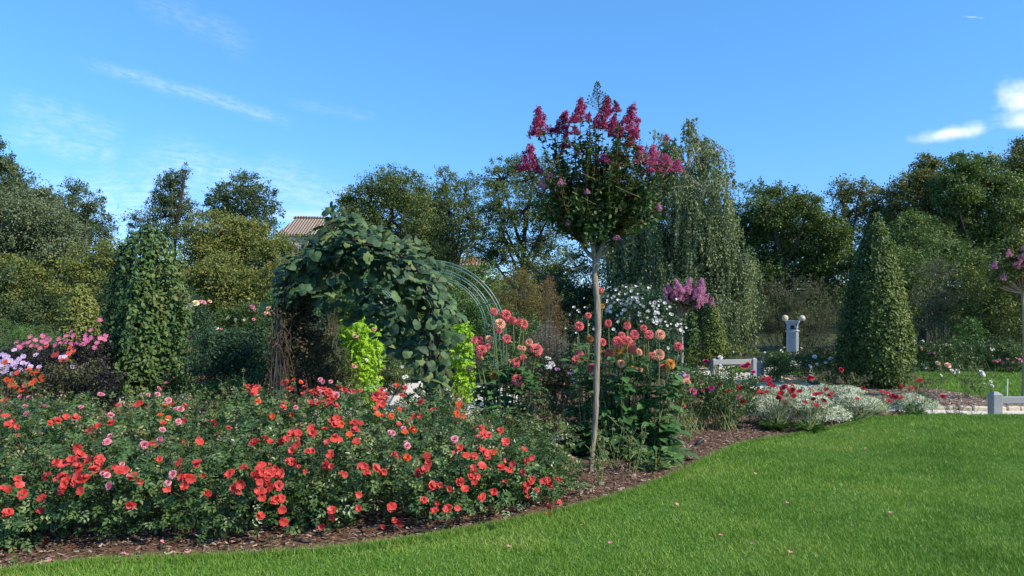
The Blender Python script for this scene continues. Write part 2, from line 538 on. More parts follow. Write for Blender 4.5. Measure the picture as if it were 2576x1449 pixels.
P_("orange", (.50, .04, .012), (.62, .075, .022), (.66, .13, .035))
P_("pink", (.66, .16, .22), (.75, .28, .34), (.80, .45, .50))
P_("coral", (.64, .11, .13), (.80, .20, .20), (.88, .38, .34))
P_("peach", (.78, .34, .22), (.86, .50, .33), (.90, .64, .42))
P_("amber", (.55, .20, .04), (.68, .34, .08), (.75, .46, .14))
P_("brownpetal", (.22, .09, .03), (.34, .16, .05), (.42, .22, .08))
P_("lilac", (.42, .27, .56), (.56, .41, .67), (.68, .55, .77))
P_("rosepink", (.46, .06, .20), (.60, .13, .29), (.70, .26, .38))
P_("crimson", (.30, .006, .02), (.46, .012, .035), (.58, .03, .06))
P_("magenta", (.46, .02, .14), (.60, .05, .22), (.70, .16, .36))
P_("crapedeep", (.25, .02, .075), (.40, .045, .145), (.55, .11, .24))
P_("crapemid", (.42, .06, .19), (.58, .12, .29), (.70, .24, .42))
P_("crapepink", (.56, .20, .36), (.66, .30, .47), (.76, .44, .58))
P_("white", (.72, .74, .74), (.80, .81, .80), (.84, .83, .78))
P_("cream", (.78, .66, .30), (.80, .72, .42), (.82, .78, .60))
M["yellow"] = solid("flower_centre", (.55, .34, .03), .7)
M["rosecentre"] = solid("rose_stamens", (.40, .16, .03), .7)
M["darkbud"] = solid("dark_buds", (.05, .05, .035), .7)
M["darkeye"] = solid("dark_flower_eye", (.06, .012, .015), .7)
M["bark"] = solid("dark_bark", (.035, .028, .02), .9, (.075, .062, .045), 3.0, .5, stretch=(6, 6, 1))
M["birchbark"] = solid("birch_bark", (.45, .42, .36), .8, (.12, .10, .08), 2.0, .2, stretch=(1, 1, 6))
M["crapebark"] = solid("crape_bark", (.17, .125, .088), .8, (.36, .29, .22), 4.0, .7, stretch=(9, 9, 1.2))
M["twig"] = solid("brown_twigs", (.055, .038, .026), .85, (.10, .075, .052), 12.0)
M["stem"] = solid("green_stems", (.13, .19, .05), .6, (.26, .27, .10), 9.0)
M["redstem"] = solid("reddish_stems", (.14, .06, .035), .6, (.20, .10, .05), 9.0)
M["darkstem"] = solid("dark_stems", (.05, .06, .03), .7, (.10, .09, .045), 9.0)
M["teal"] = solid("green_painted_steel", (.045, .13, .115), .45, (.07, .17, .145), 14.0)
M["iron"] = solid("dark_iron", (.02, .03, .028), .5)
M["blackiron"] = solid("black_iron", (.015, .015, .015), .45)
M["greywood"] = solid("grey_painted_wood", (.22, .235, .23), .55, (.27, .28, .27), 7.0, .06, stretch=(1, 14, 14))
M["pillar"] = solid("pale_grey_painted_wood", (.33, .37, .385), .5, (.38, .415, .425), 5.0, .04)
M["groove"] = solid("grey_recessed_panel", (.28, .31, .33), .6)
M["stone"] = solid("cream_stone", (.42, .36, .25), .85, (.58, .50, .37), 9.0, .4)
M["globe"] = solid("milky_globe", (.46, .39, .26), .10, (.52, .46, .34), 2.0, spec=.6)
M["whitestake"] = solid("white_stake", (.75, .76, .74), .5)
M["housewall"] = solid("buff_block_wall", (.50, .40, .28), .85, (.58, .48, .34), 3.0, .1)
M["whitewall"] = solid("pale_render", (.62, .56, .50), .85, (.70, .64, .57), 2.0)
M["window"] = solid("pale_window", (.60, .62, .64), .25)
M["chimney"] = solid("orange_brick", (.38, .13, .06), .85, (.46, .18, .09), 6.0)


def roof_material():
    m, b = new_mat("clay_tile_roof")
    tcx = b.n("ShaderNodeTexCoord")
    wv = b.n("ShaderNodeTexWave", wave_type="BANDS", bands_direction="X"); wv.inputs["Scale"].default_value = 1.15; wv.inputs["Distortion"].default_value = .3
    wz = b.n("ShaderNodeTexWave", wave_type="BANDS", bands_direction="Z", wave_profile="SAW"); wz.inputs["Scale"].default_value = 1.2
    m.node_tree.links.new(tcx.outputs["Object"], wv.inputs[0]); m.node_tree.links.new(tcx.outputs["Object"], wz.inputs[0])
    nz = b.noise(tcx.outputs["Object"], 3.0, 6)
    c = b.ramp(nz, [(.3, (.29, .21, .15)), (.7, (.43, .33, .245))])
    c = b.mix(b.m("MULTIPLY", b.m("SUBTRACT", 1.0, wv.outputs["Fac"]), .55), c, (.12, .08, .055, 1))
    p = b.n("ShaderNodeBsdfPrincipled"); p.inputs["Roughness"].default_value = .9
    b._in(p.inputs["Base Color"], c)
    bp = b.n("ShaderNodeBump"); bp.inputs["Distance"].default_value = .12
    b._in(bp.inputs["Height"], b.m("ADD", wv.outputs["Fac"], b.m("MULTIPLY", wz.outputs["Fac"], .5)))
    m.node_tree.links.new(bp.outputs[0], p.inputs["Normal"])
    o = b.n("ShaderNodeOutputMaterial"); m.node_tree.links.new(p.outputs[0], o.inputs[0])
    return m
M["roof"] = roof_material()


def ground_mat(name, cols, scale, detail=8, bump=.5, dist=.02, scale2=None, cols2=None, rough=.95):
    m, b = new_mat(name)
    tcx = b.n("ShaderNodeTexCoord")
    n1 = b.noise(tcx.outputs["Object"], scale, detail, .65)
    c = b.ramp(n1, [(.25 + .5 * i / (len(cols) - 1), k) for i, k in enumerate(cols)])
    if scale2:
        n2 = b.noise(tcx.outputs["Object"], scale2, 4, .5)
        c = b.mix(b.sstep(n2, .4, .65), c, (*cols2, 1))
    p = b.n("ShaderNodeBsdfPrincipled"); p.inputs["Roughness"].default_value = rough; p.inputs["Specular IOR Level"].default_value = .15
    b._in(p.inputs["Base Color"], c)
    bp = b.n("ShaderNodeBump"); bp.inputs["Strength"].default_value = bump; bp.inputs["Distance"].default_value = dist
    b._in(bp.inputs["Height"], n1); m.node_tree.links.new(bp.outputs[0], p.inputs["Normal"])
    o = b.n("ShaderNodeOutputMaterial"); m.node_tree.links.new(p.outputs[0], o.inputs[0])
    return m
M["soil"] = ground_mat("rough_ground", [(.03, .035, .018), (.05, .06, .025), (.075, .08, .035)], 1.2)
M["mulch"] = ground_mat("bark_mulch", [(.06, .032, .021), (.135, .078, .05), (.22, .145, .10)], 22.0, 8, .9, .03)
M["mulch2"] = ground_mat("dry_bark_mulch", [(.11, .075, .06), (.20, .15, .12), (.30, .24, .20)], 14.0, 8, .9, .03)
M["gravel"] = ground_mat("pale_gravel", [(.44, .39, .32), (.58, .53, .46), (.66, .62, .55)], 30.0, 6, .4, .01)
M["lawnbase"] = ground_mat("lawn_turf", [(.03, .08, .012), (.05, .125, .018), (.08, .17, .026)], 40.0, 6, .5, .02, 1.3, (.075, .15, .025))
M["chips"] = rampmat("bark_chips", [(.05, .028, .02), (.12, .072, .05), (.20, .13, .092), (.30, .215, .16), (.48, .40, .33)])


# ------------------------------------------------------------------ flowers (unit size, facing +Z)
def petal_ring(mb, n, L, w, e0, e1, r0=.06, z0=0.0, ph=0.0, mat=0, tint=.5, notch=.0, jit=.08, bow=.12, k=4):
    for i in range(n):
        a = ph + i / n * 2 * math.pi + random.gauss(0, jit)
        t = np.linspace(0, 1, k)
        el = e0 + (e1 - e0) * t + random.gauss(0, jit)
        st = L * random.uniform(.9, 1.08) / (k - 1)
        r = r0 + np.concatenate([[0], np.cumsum(np.cos(el[:-1]) * st)])
        z = z0 + np.concatenate([[0], np.cumsum(np.sin(el[:-1]) * st)])
        wp = w * np.array([.35, .85, 1.0, .62])[:k] if k == 4 else w * np.sin(np.linspace(.35, 2.75, k))
        V = []
        for j in range(k):
            for s in (-1, 0, 1):
                rr = r[j] - (notch * L if (s == 0 and j == k - 1) else 0)
                zz = z[j] + (bow * w * (1 if s else 0))
                V.append((rr * math.cos(a) - s * wp[j] * math.sin(a), rr * math.sin(a) + s * wp[j] * math.cos(a), zz))
        tt = np.clip(tint + random.gauss(0, .15) + np.repeat(np.linspace(-.1, .15, k), 3), 0, 1)
        mb.add(V, grid_faces(k, 3), tt, mat)


def centre(mb, r, z, mat, h=.5):
    lathe(mb, (0, 0, z), [(r, 0), (r * .8, r * h * .7), (r * .35, r * h), (0.001, r * h * 1.05)], 8, .5, mat)


def fl_rose(col, seed):          # open five-petalled shrub rose
    random.seed(seed); mb = MB()
    petal_ring(mb, 5, .46, .27, .35, -.05, .05, 0, random.random(), 0, .45, .10, .2)
    if seed % 2: petal_ring(mb, 5, .36, .20, .8, .5, .04, .03, .6, 0, .65, .07, .25)
    centre(mb, .05, .03, 1)
    return mb.mesh("flower", [M[col], M["rosecentre"]], smooth=False)


def fl_double(col, seed):        # full rose
    random.seed(seed); mb = MB()
    petal_ring(mb, 6, .48, .30, .15, -.1, .04, 0, .1, 0, .55, .04)
    petal_ring(mb, 6, .40, .26, .7, .35, .05, .02, .5, 0, .5, .03)
    petal_ring(mb, 5, .32, .20, 1.1, .9, .06, .04, .2, 0, .4)
    petal_ring(mb, 4, .24, .15, 1.4, 1.5, .03, .06, .9, 0, .3)
    return mb.mesh("flower", M[col], smooth=True)


def fl_ball(col, seed, col2=None):   # ball dahlia
    random.seed(seed); r = np.random.default_rng(seed); mb = MB()
    n = 130
    i = np.arange(n) + .5
    ph = np.arccos(1 - 1.72 * i / n); th = np.pi * (1 + 5 ** .5) * i
    D = np.stack([np.sin(ph) * np.cos(th), np.sin(ph) * np.sin(th), np.cos(ph)], 1)
    D = unit(D + r.normal(size=D.shape) * .05)
    tang = unit(np.stack([np.cos(ph) * np.cos(th), np.cos(ph) * np.sin(th), -np.sin(ph)], 1))
    ax = unit(D * .9 + tang * (.35 + .5 * (ph / 3.1))[:, None])
    nor = unit(D * .6 - tang * .9)
    spoon = T([(0, 0, 0), (.5, .34, .14), (.5, 0, -.02), (.5, -.34, .14), (1, .16, .10), (1.05, 0, .0), (1, -.16, .10)],
              [(0, 2, 1), (0, 3, 2), (1, 2, 4), (2, 5, 4), (2, 3, 5), (3, 6, 5)])
    sz = np.interp(ph, [0, .5, 1.0, 3.2], [.20, .20, .25, .27])
    tint = np.clip(.30 + .30 * (ph / 2.2) + r.normal(size=n) * .2, 0, 1)
    scatter(mb, spoon, D * (.30 + .06 * np.exp(-(ph / .5) ** 2))[:, None] * np.array([1, 1, .84]), ax, nor, sz, tint, 0)
    lathe(mb, (0, 0, -.30), [(.03, -.06), (.16, .0), (.12, .14)], 6, .4, 1)
    return mb.mesh("flower", [M[col], M["stem"]], smooth=False)


def fl_daisy(col, eye, seed, n=9, L=.40, w=.13):     # single dahlia or gerbera
    random.seed(seed); mb = MB()
    petal_ring(mb, n, L, w, .25, -.05, .09, 0, random.random(), 0, .5)
    if n > 12: petal_ring(mb, n - 4, L * .8, w, .4, .1, .09, .03, .1, 0, .35)
    centre(mb, .11, 0, 1)
    return mb.mesh("flower", [M[col], M[eye]], smooth=True)


def fl_hibiscus(seed):
    random.seed(seed); mb = MB()
    petal_ring(mb, 5, .62, .24, 1.15, .55, .05, -.2, random.random(), 0, .6, 0, .06)
    lathe(mb, (0, 0, -.25), [(.02, -.08), (.09, .0), (.07, .12)], 6, .5, 1)
    return mb.mesh("flower", [M["white"], M["stem"]], smooth=True)


T_RUFF = [tuft(T_OVAL, 5, s + 40, .7, 1.2) for s in range(3)]
def fl_panicle(col, seed, n=560, h=1.0):
    random.seed(seed); r = np.random.default_rng(seed); mb = MB()
    k = 24
    z = np.linspace(0, 1, k) ** 1.7
    rad = ((1 - z) * .40 + .03) * r.uniform(.55, 1.1, k)
    th = np.arange(k) * 2.4 + r.normal(size=k) * .3
    bc = np.stack([np.cos(th) * rad, np.sin(th) * rad, z * h * .85], 1) * np.array([1, 1, 1])
    i = r.integers(0, k, n)
    p = bc[i] + unit(r.normal(size=(n, 3))) * .12 * r.uniform(.5, 1.05, (n, 1))
    o = unit(p - np.array([0, 0, h * .35]))
    tint = np.clip(.35 + r.random(k)[i] * .3 + r.normal(size=n) * .2, 0, 1)
    scatter(mb, T_RUFF, p, r.normal(size=(n, 3)) + o * .4, o + r.normal(size=(n, 3)) * .6, .068 * r.uniform(.7, 1.25, n), tint, 0)
    for b in bc: tube(mb, curve((0, 0, b[2] * .6 - .05), b, (0, 0, -.03), 4), [.022, .016, .01, .006], 4, .5, 1)
    return mb.mesh("flower_panicle", [M[col], M["redstem"]])


def many(f, n): return [f(s) for s in range(n)]
FL = {
    "red": many(lambda s: fl_rose("red", s + 1), 5),
    "orange": many(lambda s: fl_rose("orange", s + 11), 3),
    "pink": many(lambda s: fl_double("pink", s + 21), 3),
    "peach": many(lambda s: fl_double("peach", s + 31), 3),
    "cream": many(lambda s: fl_double("cream", s + 34), 2),
    "white": many(lambda s: fl_double("white", s + 37), 3),
    "magenta": many(lambda s: fl_double("magenta", s + 41), 3),
    "crimsonrose": many(lambda s: fl_double("crimson", s + 45), 3),
    "lilacrose": many(lambda s: fl_double("lilac", s + 48), 2),
    "b_coral": many(lambda s: fl_ball("coral", s + 51), 4),
    "b_peach": many(lambda s: fl_ball("peach", s + 56), 3),
    "b_amber": many(lambda s: fl_ball("amber", s + 61), 2),
    "b_brown": many(lambda s: fl_ball("brownpetal", s + 64), 2),
    "d_pink": many(lambda s: fl_daisy("rosepink", "yellow", s + 71), 3),
    "d_lilac": many(lambda s: fl_daisy("lilac", "yellow", s + 75), 3),
    "d_orange": many(lambda s: fl_daisy("orange", "darkeye", s + 79), 3),
    "d_red": many(lambda s: fl_daisy("red", "darkeye", s + 83), 2),
    "gerbera": many(lambda s: fl_daisy("crimson", "darkeye", s + 87, 18, .42, .07), 3),
    "hib": many(fl_hibiscus, 3),
    "p_deep": many(lambda s: fl_panicle("crapedeep", s + 91), 4),
    "p_mid": many(lambda s: fl_panicle("crapemid", s + 96), 4),
    "p_pink": many(lambda s: fl_panicle("crapepink", s + 101), 3),
}
random.seed(5)
def pick(k): return random.choice(FL[k])


# ------------------------------------------------------------------ ground
def sheet(name, poly, z, mat, use_G=True, res=0.35, edge=0.0):
    """a polygon of ground cut into a fine grid so that it follows the lie of the land"""
    P = np.array(poly, float)
    x0, y0 = P.min(0); x1, y1 = P.max(0)
    import bmesh
    bm = bmesh.new()
    f = bm.faces.new([bm.verts.new((x, y, 0)) for x, y in P])
    for ax, lo, hi in ((0, x0, x1), (1, y0, y1)):
        for c in np.arange(lo + res, hi, res):
            co = (c, 0, 0) if ax == 0 else (0, c, 0); no = (1, 0, 0) if ax == 0 else (0, 1, 0)
            bmesh.ops.bisect_plane(bm, geom=bm.verts[:] + bm.edges[:] + bm.faces[:], plane_co=co, plane_no=no)
    for v in bm.verts: v.co.z = z + (float(G(v.co.x, v.co.y)) if use_G else 0)
    bmesh.ops.recalc_face_normals(bm, faces=bm.faces[:])
    if bm.faces and sum(f.normal.z for f in bm.faces) < 0: bmesh.ops.reverse_faces(bm, faces=bm.faces[:])
    me = bpy.data.meshes.new(name); bm.to_mesh(me); bm.free()
    me.materials.append(M[mat])
    o = bpy.data.objects.new(name, me); COL.objects.link(o); WL[o.name] = np.zeros(3)
    return kind(o, "structure")


def inside(poly, x, y):
    P = np.array(poly); r = np.zeros(len(x), bool); j = len(P) - 1
    for i in range(len(P)):
        xi, yi = P[i]; xj, yj = P[j]
        c = ((yi > y) != (yj > y)) & (x < (xj - xi) * (y - yi) / (yj - yi + 1e-12) + xi)
        r ^= c; j = i
    return r


gm = MB()
gx = np.array([-900, -200, -80, -40, -16, 16, 40, 80, 200, 900.]); gy = np.array([-60, -6, 10, 24, 34, 48, 62, 80, 110, 200, 1200.])
def hill(x, y): return -.06 + 9.0 * sst(y, 45, 95) * (1 - sst(x, -5, 30) * .75) + 3.5 * sst(y, 40, 90) * sst(x, 10, 40)
GX, GY = np.meshgrid(gx, gy)
kind(MB.build(gm, "ground", M["soil"]) if gm.add(np.stack([GX, GY, hill(GX, GY)], -1).reshape(-1, 3), grid_faces(len(gy), len(gx))[:, ::1]) is None else None, "structure")

EDGE = [(-260, 1470), (-60, 1452), (150, 1428), (320, 1414), (600, 1402), (850, 1386), (980, 1371), (1100, 1352), (1250, 1324), (1400, 1292), (1500, 1266), (1600, 1236),
        (1680, 1204), (1750, 1172), (1800, 1147), (1850, 1124), (1920, 1108), (2000, 1096), (2060, 1086), (2120, 1073), (2180, 1058), (2240, 1048)]
edge_w = [tuple(gp(*p)[:2]) for p in EDGE]
edge_w = [tuple(p) for p in smooth_path(np.array([(x, y, 0) for x, y in edge_w]), 90)[:, :2]]
lawn_far = [(6.6, 10.95), (7.4, 11.0), (8.6, 11.0), (10.5, 10.9), (14, 10.4)]
lawn_poly = edge_w + lawn_far + [(14, -2.5), (-7, -2.5), (-7, 4.2)]
bed_poly = edge_w[::-1] + [(-7, 4.6), (-12, 5), (-13, 22), (-3.5, 22), (-3.3, 12.6), (-.4, 12.4), (.5, 22), (4.6, 22), (5.2, 17.5), (6.0, 16), (6.3, 13.6), (6.9, 12.4), (6.9, 11.2)]
sheet("gravel_path", [(-3.4, 12.2), (-.1, 12.2), (.3, 15.0), (-.2, 18.5), (-3.2, 18.5)], .012, "gravel", False, .8)
sheet("gravel_path", [(5.2, 14.0), (6.0, 12.0), (6.6, 10.6), (15, 10.2), (15, 13.9), (9.5, 14.2), (8.0, 22), (9.4, 25.5), (5.2, 25.5), (5.6, 20)], -.012, "gravel", True, .5)
sheet("mulch_bed", bed_poly, .0, "mulch")
rbed = [gp(2600, 1027)[:2], gp(2440, 1029)[:2], gp(2300, 1024)[:2], gp(2180, 1005)[:2], gp(2080, 982)[:2], gp(2010, 963)[:2], gp(1950, 950)[:2], gp(2010, 938)[:2], gp(2120, 940)[:2],
        gp(2230, 962)[:2], gp(2330, 976)[:2], gp(2420, 990)[:2], gp(2480, 1003)[:2], gp(2520, 1010)[:2], gp(2620, 1012)[:2]]
rbed = [tuple(map(float, p)) for p in rbed]
sheet("mulch_bed", rbed, .004, "mulch2", False)
blawn = [tuple(map(float, gp(*p)[:2])) for p in ((2660, 1012), (2520, 1009), (2480, 1002), (2420, 989), (2330, 975), (2230, 961), (2190, 945), (2230, 934), (2340, 931), (2480, 928), (2700, 926))]
sheet("lawn", blawn, .0, "lawnbase", False)
slawn = [tuple(map(float, gp(*p)[:2])) for p in ((1838, 936), (1838, 926), (1880, 924), (1912, 925), (1908, 935))]
sheet("lawn", slawn, .0, "lawnbase", False)
plawn = [tuple(map(float, gp(*p)[:2])) for p in ((1930, 944), (1940, 938), (2110, 934), (2130, 940), (2010, 945))]
sheet("lawn", plawn, .0, "lawnbase", False)
sheet("lawn", lawn_poly, .004, "lawnbase")


def vnoise(x, y, s, seed):
    r = np.random.default_rng(seed); g = r.random((64, 64))
    X, Y = x / s + 31.7, y / s + 17.3
    i, j = np.floor(X).astype(int), np.floor(Y).astype(int); fx, fy = X - i, Y - j
    fx, fy = fx * fx * (3 - 2 * fx), fy * fy * (3 - 2 * fy)
    q = lambda a, b: g[a % 64, b % 64]
    return q(i, j) * (1 - fx) * (1 - fy) + q(i + 1, j) * fx * (1 - fy) + q(i, j + 1) * (1 - fx) * fy + q(i + 1, j + 1) * fx * fy


def blades(mb, poly, n, hgt, wid, zoff=.0, dens=None, use_G=True, xlim=None, ylim=None):
    P = np.array(poly); lo, hi = P.min(0), P.max(0)
    if ylim: lo[1], hi[1] = max(lo[1], ylim[0]), min(hi[1], ylim[1])
    if xlim: lo[0], hi[0] = max(lo[0], xlim[0]), min(hi[0], xlim[1])
    x = rng.uniform(lo[0], hi[0], n); y = rng.uniform(lo[1], hi[1], n)
    q = inside(poly, x, y) & (np.abs(x) < y * .95 + 1.2)
    if dens is not None: q &= rng.random(n) < dens(x, y)
    x, y = x[q], y[q]; m = len(x)
    h = hgt * rng.uniform(.5, 1.35, m) * (.45 + .75 * vnoise(x, y, .22, 3) + .45 * vnoise(x, y, .75, 4))
    a = rng.random(m) * 6.283; w = wid * rng.uniform(.7, 1.3, m) * (1 + .05 * y)
    lean = rng.normal(size=(m, 2)) * h[:, None] * .55
    z = (G(x, y) if use_G else 0 * x) + zoff
    b0 = np.stack([x + np.cos(a) * w, y + np.sin(a) * w, z], 1); b1 = np.stack([x - np.cos(a) * w, y - np.sin(a) * w, z], 1)
    tip = np.stack([x + lean[:, 0], y + lean[:, 1], z + h], 1)
    V = np.stack([b0, b1, tip], 1).reshape(-1, 3)
    t = .34 * vnoise(x, y, .9, 5) + .26 * vnoise(x, y, .28, 6) + .18 * vnoise(x, y, 2.6, 7) + .34 * rng.random(m) - .08
    t = t + .45 * sst(vnoise(x, y, .55, 21), .80, .95) * rng.random(m)
    t = np.where(rng.random(m) < .03, 1.0, t)
    mb.add(V, np.arange(3 * m).reshape(-1, 3), np.repeat(np.clip(t, 0, 1), 3))


g1 = MB()
blades(g1, lawn_poly, 1500000, .027, .0021, .002, lambda x, y: np.clip(1.25 - .085 * y, .35, 1), True, (-5.0, 11.5), (3.9, 11.2))
eb = np.array(edge_w); ne = 26000
ii = rng.integers(0, len(eb) - 1, ne); ft = rng.random(ne)[:, None]
exy = eb[ii] * (1 - ft) + eb[ii + 1] * ft; tg = unit(eb[ii + 1] - eb[ii]); nrm = np.stack([tg[:, 1], -tg[:, 0]], 1)
exy = exy + nrm * np.abs(rng.normal(size=(ne, 1))) * .035 - nrm * (rng.random((ne, 1)) < .06) * rng.random((ne, 1)) * .09
he = .05 * rng.uniform(.4, 1.3, ne); an = rng.random(ne) * 6.28; zz_ = G(exy[:, 0], exy[:, 1])
wd = np.stack([np.cos(an), np.sin(an), 0 * an], 1) * .003; bs = np.stack([exy[:, 0], exy[:, 1], zz_], 1)
tp_ = bs + np.concatenate([rng.normal(size=(ne, 2)) * .022 - nrm * .014, he[:, None]], 1)
g1.add(np.stack([bs - wd, bs + wd, tp_], 1).reshape(-1, 3), np.arange(3 * ne).reshape(-1, 3), np.repeat(rng.random(ne) * .8, 3))
kind(g1.build("grass", M["grass"]), "stuff")
g2 = MB()
for pl in (blawn, slawn, plawn): blades(g2, pl, 60000, .05, .004, .0, None, False)
kind(g2.build("grass", M["grass"]), "stuff")


def chips(name, poly, n, mat, use_G=True, lo=None, hi=None, zo=.006, ln=(.018, .075), tl=None):
    P = np.array(poly); a, b = P.min(0), P.max(0)
    if lo is not None: a = np.maximum(a, lo)
    if hi is not None: b = np.minimum(b, hi)
    x = rng.uniform(a[0], b[0], n); y = rng.uniform(a[1], b[1], n)
    q = inside(poly, x, y) & (np.abs(x) < y * .72 + .4); x, y = x[q], y[q]; m = len(x)
    z = (G(x, y) if use_G else 0 * x) + zo + rng.random(m) * .012
    mb = MB()
    tv, tf = T([(-.5, -.13, 0), (.5, -.10, 0), (.45, .12, .0), (-.42, .15, 0), (-.5, -.13, .07), (.5, -.10, .06), (.45, .12, .07), (-.42, .15, .06)],
               [(4, 5, 6, 7), (0, 1, 5, 4), (1, 2, 6, 5), (2, 3, 7, 6), (3, 0, 4, 7)])
    an = rng.random(m) * 6.283
    ax = np.stack([np.cos(an), np.sin(an), rng.normal(size=m) * .22], 1)
    no = np.stack([rng.normal(size=m) * .3, rng.normal(size=m) * .3, np.ones(m)], 1)
    t = rng.random(m) ** 1.6 if tl is None else tl + (1 - tl) * rng.random(m)
    scatter(mb, (tv, tf), np.stack([x, y, z], 1), ax, no, rng.uniform(*ln, m), t)
    return kind(mb.build(name, M[mat]), "stuff")


# 
band = [p for p in edge_w] + [(x - .1, y + 1.6) for x, y in edge_w[::-1]]
chips("mulch_chips", band, 75000, "chips", True, (-4.6, 4.0), (7.0, 13.0), ln=(.012, .055))
chips("mulch_chips", rbed, 9000, "chips", False, ln=(.03, .09), tl=.35)

# ------------------------------------------------------------------ builders for plants
def lobes_at(px, d, jit=.0):
    """ellipsoids given in the photograph's own pixels, set at their real distance"""
    out = []
    for l in px:
        x, y, rx, ry = l[:4]
        dd = d + (l[4] if len(l) > 4 else random.uniform(-jit, jit))
        c = W(x, y, dd)
        out.append((*c, rx / F * dd, max(rx, ry) * .8 / F * dd, ry / F * dd))
    return out


def tree(name, label, cat, tx, d, px, mat, leaf=.12, cover=3.0, trunk=.18, bark="bark", boughs=16, spread=.24, Ts=None, shell=(.5, 1.0), group=None, open_=False, jit=1.2, twigs=.6, droop=.2, fill=.2, grow=1.16):
    Ts = Ts or T_TUFT
    x = (tx - CX) / F * d
    gz = float(hill(np.array(x), np.array(d))) if d > 40 else 0.0
    root = thing(name, label, cat, (x, d, gz), group)
    lob = lobes_at([(l[0], l[1], l[2] * grow, l[3] * grow, *l[4:]) for l in px], d, jit)
    area = sum(l[3] * l[5] * math.pi for l in lob)
    n = int(cover * area / (5 * leaf * leaf * .3))
    fm = MB()
    cs = leafcloud(fm, lob, int(n * 1.75), Ts, leaf, boughs + 6, spread, shell, droop=droop, fill=fill, flat=.5, sprigs=16)
    fm.build("crown", M[mat], root)
    tm = MB()
    order = sorted(range(len(lob)), key=lambda i: lob[i][2])
    top = max(l[2] for l in lob)
    topc = np.array(lob[order[-1]][:3])
    b = np.array([x, d, gz - .05])
    pts = [b, b + (topc - b) * [.15, .15, .35] + [random.uniform(-.2, .2), 0, 0], b + (topc - b) * [.5, .5, .7], topc]
    tp = smooth_path(pts, 14); tube(tm, tp, np.linspace(trunk * .8, trunk * .14, 14), 7, .5, 0, wob=.06)
    for i in order:
        c = np.array(lob[i][:3])
        k = min(13, max(2, int(13 * np.clip((c[2] - gz) * .62 / max(.5, top - gz), .1, .95))))
        p0 = tp[k]
        L = np.linalg.norm(c - p0)
        if L > .3: tube(tm, curve(p0, c, [0, 0, -.12 * L], 7), np.linspace(trunk * .36, trunk * .10, 7), 5, .5, wob=.08)
        for q in cs[i]:
            if random.random() < twigs:
                tube(tm, curve(c, q, rng.normal(size=3) * .12 * np.linalg.norm(q - c), 5), np.linspace(trunk * .15, trunk * .03, 5), 4)
    tm.build("trunk", M[bark], root)
    return root


def shrub(name, label, cat, px, d, mat, leaf=.06, cover=3.2, Ts=None, boughs=18, spread=.22, group=None, stems="darkstem", nst=10, jit=.3, up=.6, droop=.2, shell=(.55, 1.0), zmin=.02):
    Ts = Ts or T_TUFT
    lob = lobes_at(px, d, jit)
    bx = sum(l[0] for l in lob) / len(lob)
    g = float(G(bx, d))
    root = thing(name, label, cat, (bx, d, g), group)
    area = sum(l[3] * l[5] * math.pi for l in lob)
    k = len(Ts[0][1]) / 2 if isinstance(Ts, list) else len(Ts[1]) / 2
    n = int(cover * area / (min(k, 6) * leaf * leaf * .3))
    fm = MB(); cs = leafcloud(fm, lob, n, Ts, leaf, boughs, spread, shell, up=up, droop=droop, zmin=g + zmin, fill=.2, sprigs=9)
    fm.build("foliage", M[mat], root)
    sm = MB()
    for l, bc in zip(lob, cs):
        for q in bc[:nst]:
            b = np.array([bx * .5 + l[0] * .5 + random.gauss(0, .12), l[1] + random.gauss(0, .08), g - .02])
            tube(sm, curve(b, q, [(q[0] - b[0]) * .2, 0, .1], 6), np.linspace(.0055, .002, 6) * (1 + .05 * d), 4)
    sm.build("stems", M[stems], root)
    root_lobes[root.name] = lob
    return root


root_lobes = {}


def ray_lobes(px, py, lobes):
    """first point where the line of sight through a pixel meets a lobe, else the closest approach"""
    o = np.array([0, 0, EYE]); dv = unit(np.array([(px - CX) / F, 1.0, -(py - HY) / F]))
    best = None; near = None
    for l in lobes:
        c, r = np.array(l[:3]), np.array(l[3:]) * 1.0
        oo, dd = (o - c) / r, dv / r
        A, B, C = dd @ dd, 2 * oo @ dd, oo @ oo - 1
        disc = B * B - 4 * A * C
        tc_ = -B / (2 * A); dist = np.linalg.norm(oo + dd * tc_)
        if near is None or dist < near[0]: near = (dist, tc_, c, r)
        if disc > 0:
            t = (-B - math.sqrt(disc)) / (2 * A)
            if best is None or t < best[0]: best = (t, c, r)
    if best: t, c, r = best
    else: _, t, c, r = near
    p = o + dv * t
    return p, unit((p - c) / r)


def bloom_on(root, lobes, px, py, key, size, name="flower", face=.6, stalk=None):
    p, n = ray_lobes(px, py, lobes)
    p = p + n * .012
    nor = n * .5 + np.array([0, -face, .55]) + rng.normal(size=3) * .35
    return put(pick(key), name, root, p, nor, size)


